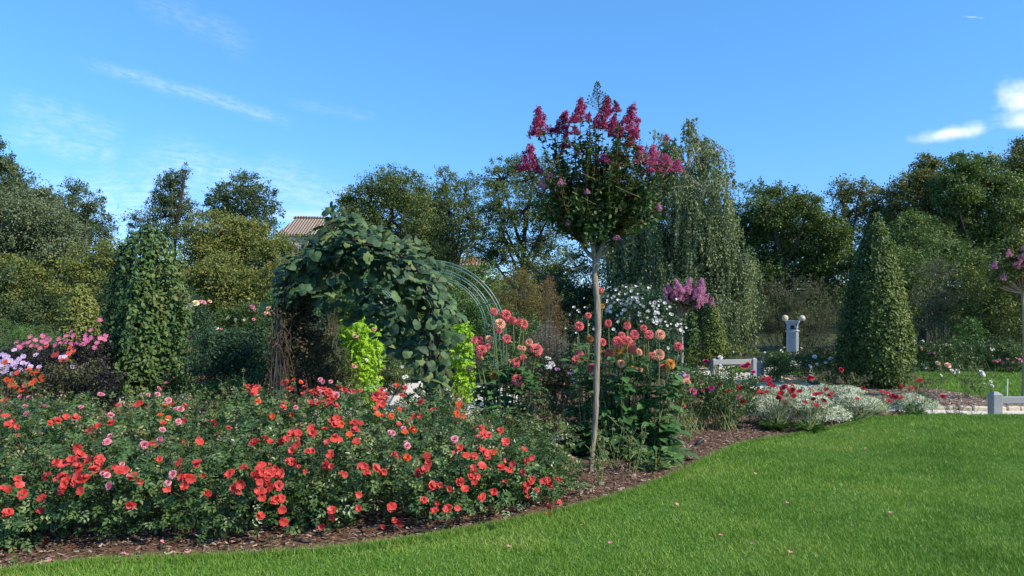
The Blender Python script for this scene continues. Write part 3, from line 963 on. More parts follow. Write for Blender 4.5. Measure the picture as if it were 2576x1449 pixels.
# ------------------------------------------------------------------ the house on the hill
def house():
    d = 72.0
    x0, x1 = W(716, 0, d)[0], W(905, 0, d)[0]
    ze, zr = W(0, 588, d)[2], W(0, 537, d)[2]
    w, cx, dep = x1 - x0, (x0 + x1) / 2, 7.0
    gz = float(hill(np.array(cx), np.array(d))) - .3
    root = thing("stone_house", "buff block house with brown clay tile roof showing above the trees", "house", (cx, d, gz))
    mb = MB(); box(mb, (cx, d + dep / 2, (gz + ze) / 2), (w, dep, ze - gz)); mb.build("wall", M["housewall"], root)
    rm = MB(); o = .35; h0 = w * .0
    A = [(x0 - o * 2.2, d - o, ze - .06), (x1 + o, d - o, ze - .06), (x1 + o, d + dep + o, ze - .06), (x0 - o * 2.2, d + dep + o, ze - .06)]
    R = [(x0 + .1, d + dep * .5, zr), (x1 - 1.4, d + dep * .5, zr - .05)]
    V = np.array(A + R); rm.add(V, [(0, 1, 5, 4), (2, 3, 4, 5)]); rm.add(V, [(3, 0, 4), (1, 2, 5)])
    V2 = np.array(A) - [0, 0, .18]; rm.add(np.vstack([A, V2]), [(0, 4, 5, 1), (1, 5, 6, 2), (2, 6, 7, 3), (3, 7, 4, 0)])
    rf = rm.build("roof", M["roof"], root)
    cm = MB(); tube(cm, [R[0] + np.array([-.25, 0, .06]), np.array(R[0]) + [.4, 0, .1], R[1]], .14, 6, cap=True); cm.build("ridge_tiles", M["roof"], root)
    for px, py, wx, hy in ((733, 601, 9, 17), (778, 600, 15, 16), (840, 600, 12, 16)):
        c = W(px, py, d)
        wm = MB(); box(wm, (c[0], d - .01, c[2]), (wx / F * d + .16, .1, hy / F * d * 1.2 + .16), bev=.02)
        f = wm.build("window", M["whitewall"], root)
        pm = MB(); box(pm, (c[0], d - .065, c[2]), (wx / F * d, .02, hy / F * d * 1.2)); pm.build("pane", M["window"], f)
    # second house, only glimpsed between the oaks
    d = 64.0; x0, x1 = W(1105, 0, d)[0], W(1215, 0, d)[0]; ze, zr = W(0, 668, d)[2], W(0, 640, d)[2]
    gz = 1.0; cx = (x0 + x1) / 2
    root = thing("rendered_house", "pale house with orange brick chimney glimpsed low between the oak trunks", "house", (cx, d, gz))
    mb = MB(); box(mb, (cx, d + 3, (gz + ze) / 2), (x1 - x0, 6, ze - gz)); mb.build("wall", M["whitewall"], root)
    rm = MB(); V = np.array([(x0 - .3, d - .3, ze), (x1 + .3, d - .3, ze), (x1 + .3, d + 6.3, ze), (x0 - .3, d + 6.3, ze), (x0, d + 3, zr), (x1, d + 3, zr)])
    rm.add(V, [(0, 1, 5, 4), (2, 3, 4, 5)]); rm.add(V, [(3, 0, 4), (1, 2, 5)]); rm.build("roof", M["roof"], root)
    c = W(1186, 665, d); cm = MB(); box(cm, (c[0], d + .7, c[2] + .1), (.5, .5, 1.1), bev=.02); box(cm, (c[0], d + .7, c[2] + .7), (.62, .62, .12)); cm.build("chimney", M["chimney"], root)
house()

# ------------------------------------------------------------------ the trees behind, each with its own crown and trunk
BG = "trees behind the rose garden"
def bgtree(*a, **k):
    if a[0] == "oak": k.setdefault("grow", 1.24)
    return tree(*a, group=BG, **k)
bgtree("poplar", "tall dark poplar rising highest at the left edge of the picture", "tree", -40, 38,
       [(-10, 400, 26, 60), (-40, 470, 70, 90), (5, 460, 42, 46), (-60, 600, 110, 120), (-20, 560, 80, 80), (8, 520, 60, 50)], "poplar", .13, 2.6, .26, jit=.8)
bgtree("aspen", "broad grey-green aspen in front of the tall poplar at far left", "tree", 60, 33,
       [(50, 545, 90, 80), (100, 625, 85, 85), (20, 650, 95, 100), (95, 505, 42, 34), (60, 735, 110, 90), (140, 600, 50, 70), (110, 690, 70, 60)], "aspen", .10, 3.2, .2)
bgtree("alder", "open alder with sky between its limbs, just right of the grey-green aspen", "tree", 182, 42,
       [(183, 490, 30, 34), (168, 540, 40, 34), (182, 585, 44, 30), (150, 610, 32, 30), (205, 550, 24, 30), (172, 640, 44, 26)], "alder", .12, 1.0, .16, boughs=22, spread=.17, shell=(.3, 1.1), twigs=.9, fill=.08)
bgtree("alder", "open alder leaning out to the right above the pale gap of sky", "tree", 224, 42,
       [(222, 520, 34, 38), (246, 565, 36, 30), (226, 600, 46, 32), (268, 590, 24, 22), (238, 650, 48, 34), (206, 560, 30, 30)], "alder", .12, 1.0, .16, boughs=22, spread=.17, shell=(.3, 1.1), twigs=.9)
bgtree("alder", "cone-shaped dark alder with one stray twig at its tip behind the leafy column", "tree", 420, 44,
       [(428, 470, 30, 32), (424, 505, 46, 26), (416, 545, 66, 26), (410, 585, 84, 30), (440, 455, 20, 24), (468, 428, 9, 15), (460, 446, 9, 12), (448, 520, 40, 24)], "alder", .12, 1.3, .2, boughs=20, spread=.19, shell=(.3, 1.1), twigs=.9, fill=.1)
bgtree("cherry_tree", "loose airy tree with drooping leaves between the dark alder and the house", "tree", 612, 42,
       [(606, 470, 46, 30), (570, 505, 40, 34), (648, 505, 42, 34), (606, 530, 66, 34), (560, 545, 44, 26), (684, 528, 26, 18), (540, 512, 18, 22), (620, 570, 70, 30)], "alder", .15, 1.25, .16, Ts=T_TUFT, fill=.1, boughs=24, spread=.15, shell=(.35, 1.1), twigs=.9, droop=.9)
bgtree("oak", "broad oak standing right of the house with a rounded dark top", "tree", 975, 42,
       [(990, 470, 56, 44), (930, 510, 52, 38), (1030, 500, 40, 46), (875, 510, 22, 22), (980, 560, 90, 60), (905, 570, 46, 46), (1060, 560, 40, 60), (960, 640, 90, 50), (1060, 640, 56, 46)], "oak", .12, 2.6, .34, twigs=.8)
bgtree("oak", "narrow oak with two upright tufts between the broad oak and the spreading oak", "tree", 1160, 44,
       [(1120, 470, 24, 38), (1128, 530, 34, 44), (1172, 485, 28, 40), (1178, 545, 34, 40), (1130, 600, 44, 40), (1100, 650, 40, 34), (1190, 600, 30, 40)], "oak", .12, 1.6, .24, twigs=.9, boughs=18, fill=.2)
bgtree("oak", "young oak filling the gap between the broad oak and the narrow oak", "tree", 1080, 46,
       [(1070, 520, 34, 40), (1085, 570, 40, 46), (1060, 620, 50, 40), (1105, 640, 40, 40)], "oak", .12, 2.4, .18, twigs=.8)
bgtree("oak", "spreading oak with bare dark limbs visible behind the pink flowering standard", "tree", 1300, 40,
       [(1262, 450, 46, 42), (1340, 450, 62, 48), (1250, 520, 40, 50), (1320, 530, 66, 46), (1390, 520, 46, 60), (1270, 600, 50, 44), (1360, 610, 56, 46), (1230, 640, 36, 34), (1330, 668, 76, 36), (1410, 680, 56, 44)], "oak", .115, 1.45, .30, twigs=.95, boughs=20, fill=.15, spread=.19, shell=(.35, 1.05))
bgtree("round_headed_tree", "dense domed tree with a smooth rounded head right of the weeping birch", "tree", 1985, 33,
       [(1935, 520, 72, 52), (1880, 575, 50, 54), (1990, 570, 74, 70), (2035, 525, 34, 30), (1905, 650, 74, 70), (2030, 640, 76, 70), (2090, 690, 66, 80), (1960, 720, 90, 70), (2060, 600, 50, 50), (2090, 590, 46, 40)], "round", .105, 3.4, .3, boughs=20)
bgtree("sycamore", "bronze-tinged tree with a thin top showing sky behind the clipped hornbeam pyramid", "tree", 2150, 38,
       [(2118, 490, 30, 36), (2160, 490, 40, 36), (2205, 510, 38, 34), (2135, 540, 36, 34), (2185, 560, 44, 36), (2140, 600, 26, 34), (2225, 560, 30, 36)], "brown", .125, 1.4, .24, twigs=.9, boughs=18, fill=.12)
bgtree("maple", "tall tree with pointed top tufts second from the right edge", "tree", 2320, 36,
       [(2330, 425, 34, 30), (2300, 470, 48, 34), (2350, 480, 60, 48), (2280, 540, 54, 50), (2360, 570, 80, 60), (2300, 630, 70, 56), (2325, 410, 12, 16), (2352, 415, 10, 12)], "brown", .12, 3.0, .28)
bgtree("maple", "big green tree carrying the highest crown line towards the right edge", "tree", 2460, 35,
       [(2425, 425, 44, 34), (2470, 450, 60, 50), (2400, 480, 50, 50), (2500, 530, 90, 80), (2410, 570, 80, 70), (2480, 640, 100, 70), (2420, 400, 16, 16), (2450, 410, 14, 16)], "green", .12, 3.2, .3)
bgtree("maple", "russet-topped tree cut by the right edge of the picture", "tree", 2580, 37,
       [(2555, 400, 40, 34), (2600, 390, 50, 40), (2560, 460, 60, 60), (2620, 500, 90, 90), (2570, 600, 80, 90)], "brown", .12, 2.7, .3, boughs=18)
bgtree("holly", "dark green tree filling the space right of the clipped hornbeam pyramid", "tree", 2330, 30,
       [(2300, 600, 60, 56), (2350, 660, 80, 60), (2270, 690, 56, 70), (2420, 680, 70, 56), (2310, 770, 70, 60), (2270, 790, 50, 60)], "green", .10, 3.2, .22)
BU = "bushes under the tall trees"
bgtree("sallow", "yellowing bushy sallow below the loose airy tree", "tree", 560, 30,
       [(560, 590, 90, 46), (625, 612, 76, 50), (520, 650, 70, 70), (600, 680, 100, 70), (680, 650, 46, 60)], "sallow", .10, 3.2, .16)
bgtree("sallow", "yellow-green sallow bulging low behind the leafy column and the pergola", "tree", 610, 25,
       [(520, 740, 80, 66), (620, 760, 96, 66), (560, 690, 70, 40), (700, 720, 44, 60), (690, 790, 60, 50), (480, 790, 60, 40)], "sallow", .085, 3.3, .14)
def bgshrub(n, lab, px, d, mat, leaf, **k): return shrub(n, lab, "shrub", px, d, mat, leaf, group=BU, **k)
bgshrub("hazel_bush", "dark bush with yellowing leaves behind the small vine column at left", [(60, 760, 90, 56), (160, 740, 90, 66), (250, 700, 60, 60), (20, 700, 80, 60), (210, 650, 60, 40), (280, 640, 46, 40)], 28, "sallow", .10)
bgshrub("laurel_bush", "dark evergreen bush low beneath the grey-green aspen", [(10, 740, 90, 70), (110, 790, 80, 50), (250, 780, 60, 60), (300, 730, 50, 60)], 27, "poplar", .10)
bgshrub("privet_bush", "thin grey-green bush in front of the pale gap of sky", [(290, 640, 40, 36), (270, 680, 60, 40)], 30, "alder", .09, cover=2.4)
bgshrub("ivy_bush", "dark ivy-leaved bush in front of the stone house", [(822, 606, 46, 30), (850, 590, 36, 40), (770, 642, 60, 26), (840, 650, 70, 50)], 34, "oak", .11)
bgshrub("yew_bush", "very dark bush under the spreading oak", [(1400, 740, 90, 50), (1460, 700, 60, 66), (1310, 790, 80, 50), (1440, 800, 80, 60)], 31, "rose_dark", .10)
bgshrub("elder_bush", "mid-green bush low behind the big green metal arch", [(1060, 700, 90, 46), (980, 730, 80, 60), (1150, 740, 80, 56), (1080, 790, 110, 56), (1210, 700, 60, 40), (900, 770, 70, 60)], 27, "green", .09)
bgshrub("cotinus_bush", "grey-brown bush behind the lamp pillar", [(1950, 770, 60, 70), (2040, 760, 70, 66), (1920, 820, 60, 50), (2080, 820, 60, 56), (2000, 830, 80, 50)], 29.5, "olive", .07, Ts=T_FINE, cover=3.0)
bgshrub("willow_bush", "rounded grey-olive bush right of the clipped hornbeam pyramid", [(2370, 720, 62, 66), (2320, 790, 56, 60), (2410, 790, 70, 60), (2350, 830, 70, 40)], 26, "olive", .07, Ts=T_FINE, cover=3.2)
bgshrub("dogwood_bush", "yellow-green bush under the pink crape myrtle at the right edge", [(2480, 720, 56, 70), (2450, 800, 60, 56), (2550, 780, 70, 80), (2580, 700, 60, 60), (2500, 850, 70, 40)], 25, "ygreen", .085)
bgshrub("spindle_bush", "small pale green bush behind the roses right of the hornbeam pyramid", [(2440, 835, 34, 30), (2425, 865, 44, 26)], 23.5, "bright", .08, cover=2.4)
bgshrub("dogwood_bush", "shaded bush in the gap between the birch and the lamp pillar", [(1850, 830, 50, 60), (1890, 780, 40, 70), (1800, 850, 60, 40)], 33, "rose_dark", .10)
w = MB()
for i in range(60):
    x = random.uniform(-52, 52); y = random.uniform(52, 64)
    leafcloud(w, [(x, y, hill(np.array(x), np.array(y)) + random.uniform(.8, 2.6), 3.2, 2.0, 1.9)], 420, T_TUFT, .26, 10, .3)
for i in range(26):
    x = random.uniform(27, 44); y = random.uniform(31, 46)
    leafcloud(w, [(x, y, random.uniform(1.2, 4.2), 2.6, 2.0, 2.0)], 700, T_TUFT, .17, 10, .3)
wo_ = w.build("woods", M["oak"])
kind(wo_, "stuff")


def weeping_birch():
    d = 28.0; x = W(1728, 0, d)[0]
    root = thing("weeping_birch", "weeping birch with long hanging leafy strands behind the pink standard", "tree", (x, d, 0), BG)
    tm, fm = MB(), MB()
    tp = smooth_path([(x, d, -.05), (x - .05, d, 2.2), (x + .1, d, 4.6), (x + .02, d, 6.6), (x + .12, d, 8.55)], 18)
    tube(tm, tp, np.linspace(.19, .018, 18), 8, wob=.05)
    arms = [(1740, 322, 26, 26, 60, .05), (1775, 365, 46, 20, 100, .08), (1765, 400, 66, 44, 110, .14), (1690, 385, 50, 34, 110, .12), (1650, 345, 46, 16, 50, .03), (1812, 440, 26, 18, 90, .06),
            (1680, 450, 90, 44, 150, .26), (1770, 480, 90, 50, 160, .26), (1620, 500, 50, 50, 120, .16), (1800, 560, 60, 50, 150, .2), (1720, 570, 110, 50, 150, .3), (1610, 590, 70, 40, 130, .22),
            (1560, 620, 50, 30, 110, .14), (1830, 650, 70, 34, 150, .26), (1690, 660, 120, 40, 120, .3), (1780, 700, 90, 40, 130, .26), (1580, 690, 60, 34, 110, .16), (1860, 680, 40, 30, 140, .14), (1810, 770, 70, 34, 110, .26), (1640, 740, 90, 34, 110, .26), (1580, 620, 60, 34, 140, .26), (1650, 600, 70, 40, 150, .3), (1850, 720, 50, 40, 140, .26), (1740, 760, 80, 34, 110, .24), (1560, 740, 50, 30, 110, .2)]
    for px, py, rx, ry, ln, amt in arms:
        c = W(px, py, d + random.uniform(-1.3, 1.1)); r = np.array([rx, max(rx, ry) * .8, ry]) / F * d
        k = int(np.argmin(np.abs(tp[:, 2] - (c[2] - .35)))); p0 = tp[max(2, k - 1)]
        tube(tm, curve(p0, c, [0, 0, .35], 7), np.linspace(.04, .01, 7), 5)
        n = int(150 * amt * 6.0)
        for i in range(n):
            if i % 6 == 0: q0 = c + rdir(1)[0] * r * random.random() ** .4; L0 = random.uniform(.4, 1.2); t0_ = random.random()
            q = q0 + rng.normal(size=3) * [.09, .09, .06]
            if i % 6 == 0: tube(tm, curve(c, q, [0, 0, .18], 4), [.012, .009, .007, .005], 4)
            L = ln / F * d * L0 * random.uniform(.6, 1.05)
            m = int(max(5, L / .05))
            s = np.sort(rng.random(m))
            dx = random.gauss(0, .12) * L; dy = random.gauss(0, .12) * L
            pos = q + np.stack([dx * np.sqrt(s) + rng.normal(size=m) * .025, dy * np.sqrt(s) + rng.normal(size=m) * .03, .10 * np.sin(s * 3.1) - L * s ** 1.25], 1)
            pos = pos[pos[:, 2] > .45]
            if len(pos) < 2: continue
            m = len(pos)
            ax = np.stack([rng.normal(size=m) * .55, rng.normal(size=m) * .55, -np.ones(m)], 1)
            scatter(fm, T_LEAF, pos, ax, rdir(m) + [0, -.5, .3], .095 * rng.uniform(.7, 1.3, m), np.clip(t0_ * .5 + rng.random(m) * .5, 0, 1))
            if i % 4 == 0: tube(tm, np.array([q, q + [dx * .7, dy * .7, -L * .4], q + [dx, dy, -L * .95]]), [.006, .004, .003], 3)
    body = lobes_at([(1715, 500, 80, 80), (1690, 610, 110, 80), (1770, 640, 90, 100), (1640, 690, 90, 70), (1760, 760, 100, 80), (1590, 690, 60, 70), (1840, 720, 50, 80)], d, .5)
    leafcloud(fm, body, 15000, T_LEAF, .095, 40, .13, (.2, 1.05), up=.1, droop=1.3, flat=2.2, sprigs=6)
    for k in range(26):
        px = random.choice((random.uniform(1585, 1690), random.uniform(1760, 1835))); e = W(px, 330 + abs(px - 1730) * .55 + random.uniform(-12, 20), d + random.uniform(-.6, .6)); st = tp[random.randint(9, 14)]
        P = smooth_path([st, st + (e - st) * [.6, .6, .9] + [0, 0, .25], e, e + [(e[0] - st[0]) * .12, 0, -random.uniform(.3, .8)]], 12); tube(tm, P, np.linspace(.016, .003, 12), 4)
        m = 26; q = P[rng.integers(5, 12, m)] + rng.normal(size=(m, 3)) * [.05, .05, .07]
        scatter(fm, T_LEAF, q, rdir(m) * .5 + [0, 0, -1], rdir(m), .075 * rng.uniform(.7, 1.2, m), rng.random(m))
    fm.build("crown", M["birch"], root)
    tm.build("trunk", M["birchbark"], root)
weeping_birch()

# lower planting in the far middle
MID = "shrubs in the far beds"
shrub("catkin_shrub", "golden-olive shrub beside the green metal arch", "shrub", [(1300, 735, 62, 44), (1280, 790, 60, 50), (1340, 770, 50, 50), (1320, 700, 40, 22)], 20.5, "gold", .06, Ts=T_FINE, group=MID)
shrub("russet_shrub", "slim russet-brown conical shrub between the golden shrub and the standard tree", "shrub", [(1382, 720, 15, 34), (1384, 765, 24, 36), (1390, 815, 32, 40)], 19.5, "russet", .05, Ts=T_FINE, group=MID, cover=3.6)
shrub("bay_shrub", "fresh green shrub seen through the big metal arch", "shrub", [(1160, 790, 60, 50), (1220, 810, 50, 60), (1120, 850, 60, 50), (1240, 870, 50, 50)], 19.5, "bright", .06, group=MID)
shrub("box_shrub", "dark shrub under the golden-olive shrub", "shrub", [(1290, 840, 70, 50), (1260, 900, 70, 40)], 18, "rose", .06, group=MID)
shrub("fern_bush", "feathery bright green bush left of the small vine column", "shrub", [(30, 835, 60, 26), (100, 850, 60, 26), (-30, 830, 40, 30), (60, 880, 90, 30)], 18, "bright", .07, Ts=T_FINE, group=MID, cover=3.4)


def column(name, label, px, rows, d, mat, leaf, cover, Ts, kindpow=2.2, rot=.5, group=None, stem=.08, thick=.16, feet=False, frame=False, sun_side_tint=0.0, stemmat="bark", rag=.10):
    """clipped column or pyramid: leaves over a surface of revolution given by half-widths at heights"""
    rows = sorted(rows, key=lambda r: -r[0])
    zz = np.array([EYE - (y - HY) / F * d for y, _ in rows]); rr = np.array([h / F * d for _, h in rows])
    x = W(px, 0, d)[0]; g = float(G(x, d))
    root = thing(name, label, "topiary", (x, d, g), group)
    A = np.trapz(2 * np.pi * rr, zz)
    n = int(cover * A / (leaf * leaf * .35))
    # pick heights by surface
    zs = np.linspace(zz[0], zz[-1], 200); rs = np.interp(zs, zz, rr); cdf = np.cumsum(rs); cdf /= cdf[-1]
    z = np.interp(rng.random(n), cdf, zs); th = rng.random(n) * 2 * np.pi
    c_, s_ = np.abs(np.cos(th - rot)), np.abs(np.sin(th - rot))
    sup = 1.0 / (c_ ** kindpow + s_ ** kindpow) ** (1 / kindpow)
    bump = 1 + rag * (vnoise(th * 3, z, .35, 9) - .5) * 2 + rag * (vnoise(th * 3, z, .9, 10) - .5)
    # leaves in tufts
    depth = np.abs(rng.normal(size=n)) * thick
    R = np.interp(z, zz, rr) * sup * bump
    R = np.maximum(R - depth * np.minimum(1, R / .25) + (rng.random(n) < .10) * rng.random(n) * .10, .0)
    p = np.stack([x + np.cos(th) * R, d + np.sin(th) * R, z], 1)
    o = np.stack([np.cos(th), np.sin(th), .25 + 0 * th], 1)
    nor = o * .8 + np.array([0, 0, .45]) + rng.normal(size=(n, 3)) * .38
    ax = rng.normal(size=(n, 3)) * .55 + np.array([0, 0, -.65]) + o * .35
    tint = np.clip(.15 + .35 * vnoise(th * 2 + 5, z, .5, 12) + .4 * rng.random(n) + sun_side_tint * (np.cos(th)), 0, 1)  # sunlit right side painted lighter in the leaf tint, shaded left side darker
    keep = (vnoise(th * 4, z, .28, 13) > .13) | (z > zz[-1] - .5) | (rng.random(n) < .35)
    fm = MB(); scatter(fm, Ts, p[keep], ax[keep], nor[keep], leaf * rng.uniform(.65, 1.25, keep.sum()), tint[keep])
    fm.build("foliage", M[mat], root)
    sm = MB()
    top = zz[-1] - .1
    for k in range(5 if stem else 0):
        a = k * 1.26; r0 = rr[0] * .3
        tube(sm, smooth_path([(x + math.cos(a) * r0, d + math.sin(a) * r0, g - .03), (x + math.cos(a) * rr[0] * .5, d + math.sin(a) * rr[0] * .5, g + (top - g) * .4), (x, d, top)], 8), np.linspace(stem * .4, stem * .1, 8), 5)
    if stem: sm.build("stems", M[stemmat], root)
    return root, x, g, zz, rr


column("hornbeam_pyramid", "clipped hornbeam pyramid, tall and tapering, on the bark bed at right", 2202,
       [(974, 40), (965, 66), (945, 78), (910, 83), (860, 82), (800, 75), (750, 66), (700, 56), (650, 44), (600, 31), (560, 18), (535, 4)], 17.5, "hornbeam", .075, 3.3, T_OVAL, 2.6, .6, thick=.13, sun_side_tint=.16, rag=.06)
column("hornbeam_pyramid", "small yellow-green clipped pyramid in front of the weeping birch", 1795,
       [(920, 34), (880, 36), (850, 33), (820, 24), (790, 14), (765, 3)], 23.5, "ygreen", .08, 2.6, T_OVAL, 2, .3)
column("hornbeam_pyramid", "dark narrow clipped pyramid beside the pale-pink standard's stem", 1738,
       [(930, 26), (880, 26), (840, 20), (800, 12), (775, 3)], 24.5, "hazel", .08, 2.6, T_OVAL, 2, .3)
column("vine_column", "small yellowing vine-covered column far back at left", 200,
       [(905, 52), (850, 50), (800, 45), (760, 38), (730, 26), (712, 8)], 21.5, "sallow", .08, 2.6, T_OVAL, 3, .4)
rt, vx, vg, vzz, vrr = column("vine_column", "tall vine-covered four-sided column with stone feet behind the coral roses", 372,
       [(1060, 94), (1000, 98), (950, 96), (900, 91), (850, 88), (800, 86), (750, 82), (700, 76), (660, 70), (630, 60), (605, 47), (585, 32), (566, 12)], 13.5, "hazel", .085, 2.7, T_OVAL, 4.5, .62, thick=.15, sun_side_tint=.12, rag=.2)
fm = MB()
for a in range(4):
    th = .62 + math.pi / 4 + a * math.pi / 2
    base = [(vx + math.cos(th) * r * .82, 13.5 + math.sin(th) * r * .82, z - .12) for z, r in zip(vzz, vrr)]
    tube(fm, base, .014, 6)
for z, r in zip(vzz[1:-1:2], vrr[1:-1:2]):
    tube(fm, [(vx + math.cos(.62 + math.pi / 4 + k * math.pi / 2) * r * .8, 13.5 + math.sin(.62 + math.pi / 4 + k * math.pi / 2) * r * .8, z) for k in range(5)], .012, 5)
fm.build("trellis_frame", M["teal"], rt)
for a in range(4):
    th = .62 + math.pi / 4 + a * math.pi / 2
    bm_ = MB(); box(bm_, (vx + math.cos(th) * vrr[1] * 1.0, 13.5 + math.sin(th) * vrr[1] * 1.0, vg + .12), (.16, .16, .30), .62, bev=.03)
    bm_.build("stone_foot", M["stone"], rt)


# ------------------------------------------------------------------ metal arches
def hoop(mb, cx, y, r, ztop, foot=0.0, tr=.011, gap=.05, skew=0.0, n=26):
    zs = ztop - r
    for k in (0, 1):
        rr = r - gap * k
        P = [(cx - rr, y, foot), (cx - rr, y, zs * .5), (cx - rr, y, zs)]
        P += [(cx - rr * math.cos(t), y + skew * math.sin(t), zs + rr * math.sin(t)) for t in np.linspace(.12, math.pi - .12, n)]
        P += [(cx + rr, y, zs), (cx + rr, y, zs * .5), (cx + rr, y, foot)]
        tube(mb, P, tr, 6)


def arch(label, cx, ys, r, ztop, mat="teal", dx=0.0, links=(.5, 1.05, 1.57, 2.09, 2.64), tr=.011):
    root = thing("metal_arch", label, "garden arch", (cx, ys[0], 0), "metal arches of the rose walk")
    for i, y in enumerate(ys):
        mb = MB(); hoop(mb, cx + dx * (y - ys[0]), y, r, ztop, tr=tr); mb.build("hoop", M[mat], root)
    zs = ztop - r
    for t in links:
        mb = MB()
        for k in (0, 1):
            rr = r - .05 * k
            tube(mb, [(cx + dx * (y - ys[0]) - rr * math.cos(t), y, zs + rr * math.sin(t)) for y in ys], tr * .9, 5)
        mb.build("cross_bar", M[mat], root)
    for s in (-1, 1):
        for z in (.5, 1.0):
            mb = MB(); tube(mb, [(cx + dx * (y - ys[0]) + s * (r - .025), y, z * zs) for y in ys], tr * .9, 5); mb.build("cross_bar", M[mat], root)
    return root


arch("large bare green arch curving out right of the leafy arch", -1.43, (13.0, 15.2, 17.8), 1.33, 2.59, dx=-.1, tr=.013)
a3 = arch("far green arch hung with rambler leaves seen through the leafy arch", W(905, 0, 21)[0], (20.5, 21.4), 1.15, W(0, 703, 20.5)[2], dx=-.05)
arch("far bare green arch between the leafy column and the leafy arch", W(515, 0, 25)[0], (24.5, 25.4), W(548, 0, 25)[0] - W(515, 0, 25)[0], W(0, 716, 25)[2], dx=.3, tr=.014)
# rambler leaves on the far arch
rm_ = MB(); cxr = W(905, 0, 21)[0]
for t in np.linspace(.1, 2.2, 26):
    c = (cxr - 1.15 * math.cos(t), 20.9, W(0, 703, 20.5)[2] - 1.15 + 1.15 * math.sin(t))
    leafcloud(rm_, [(*c, .16, .4, .16)], 40, T_TUFT, .05, 5, .5)
rm_.build("rambler", M["bright"], a3)


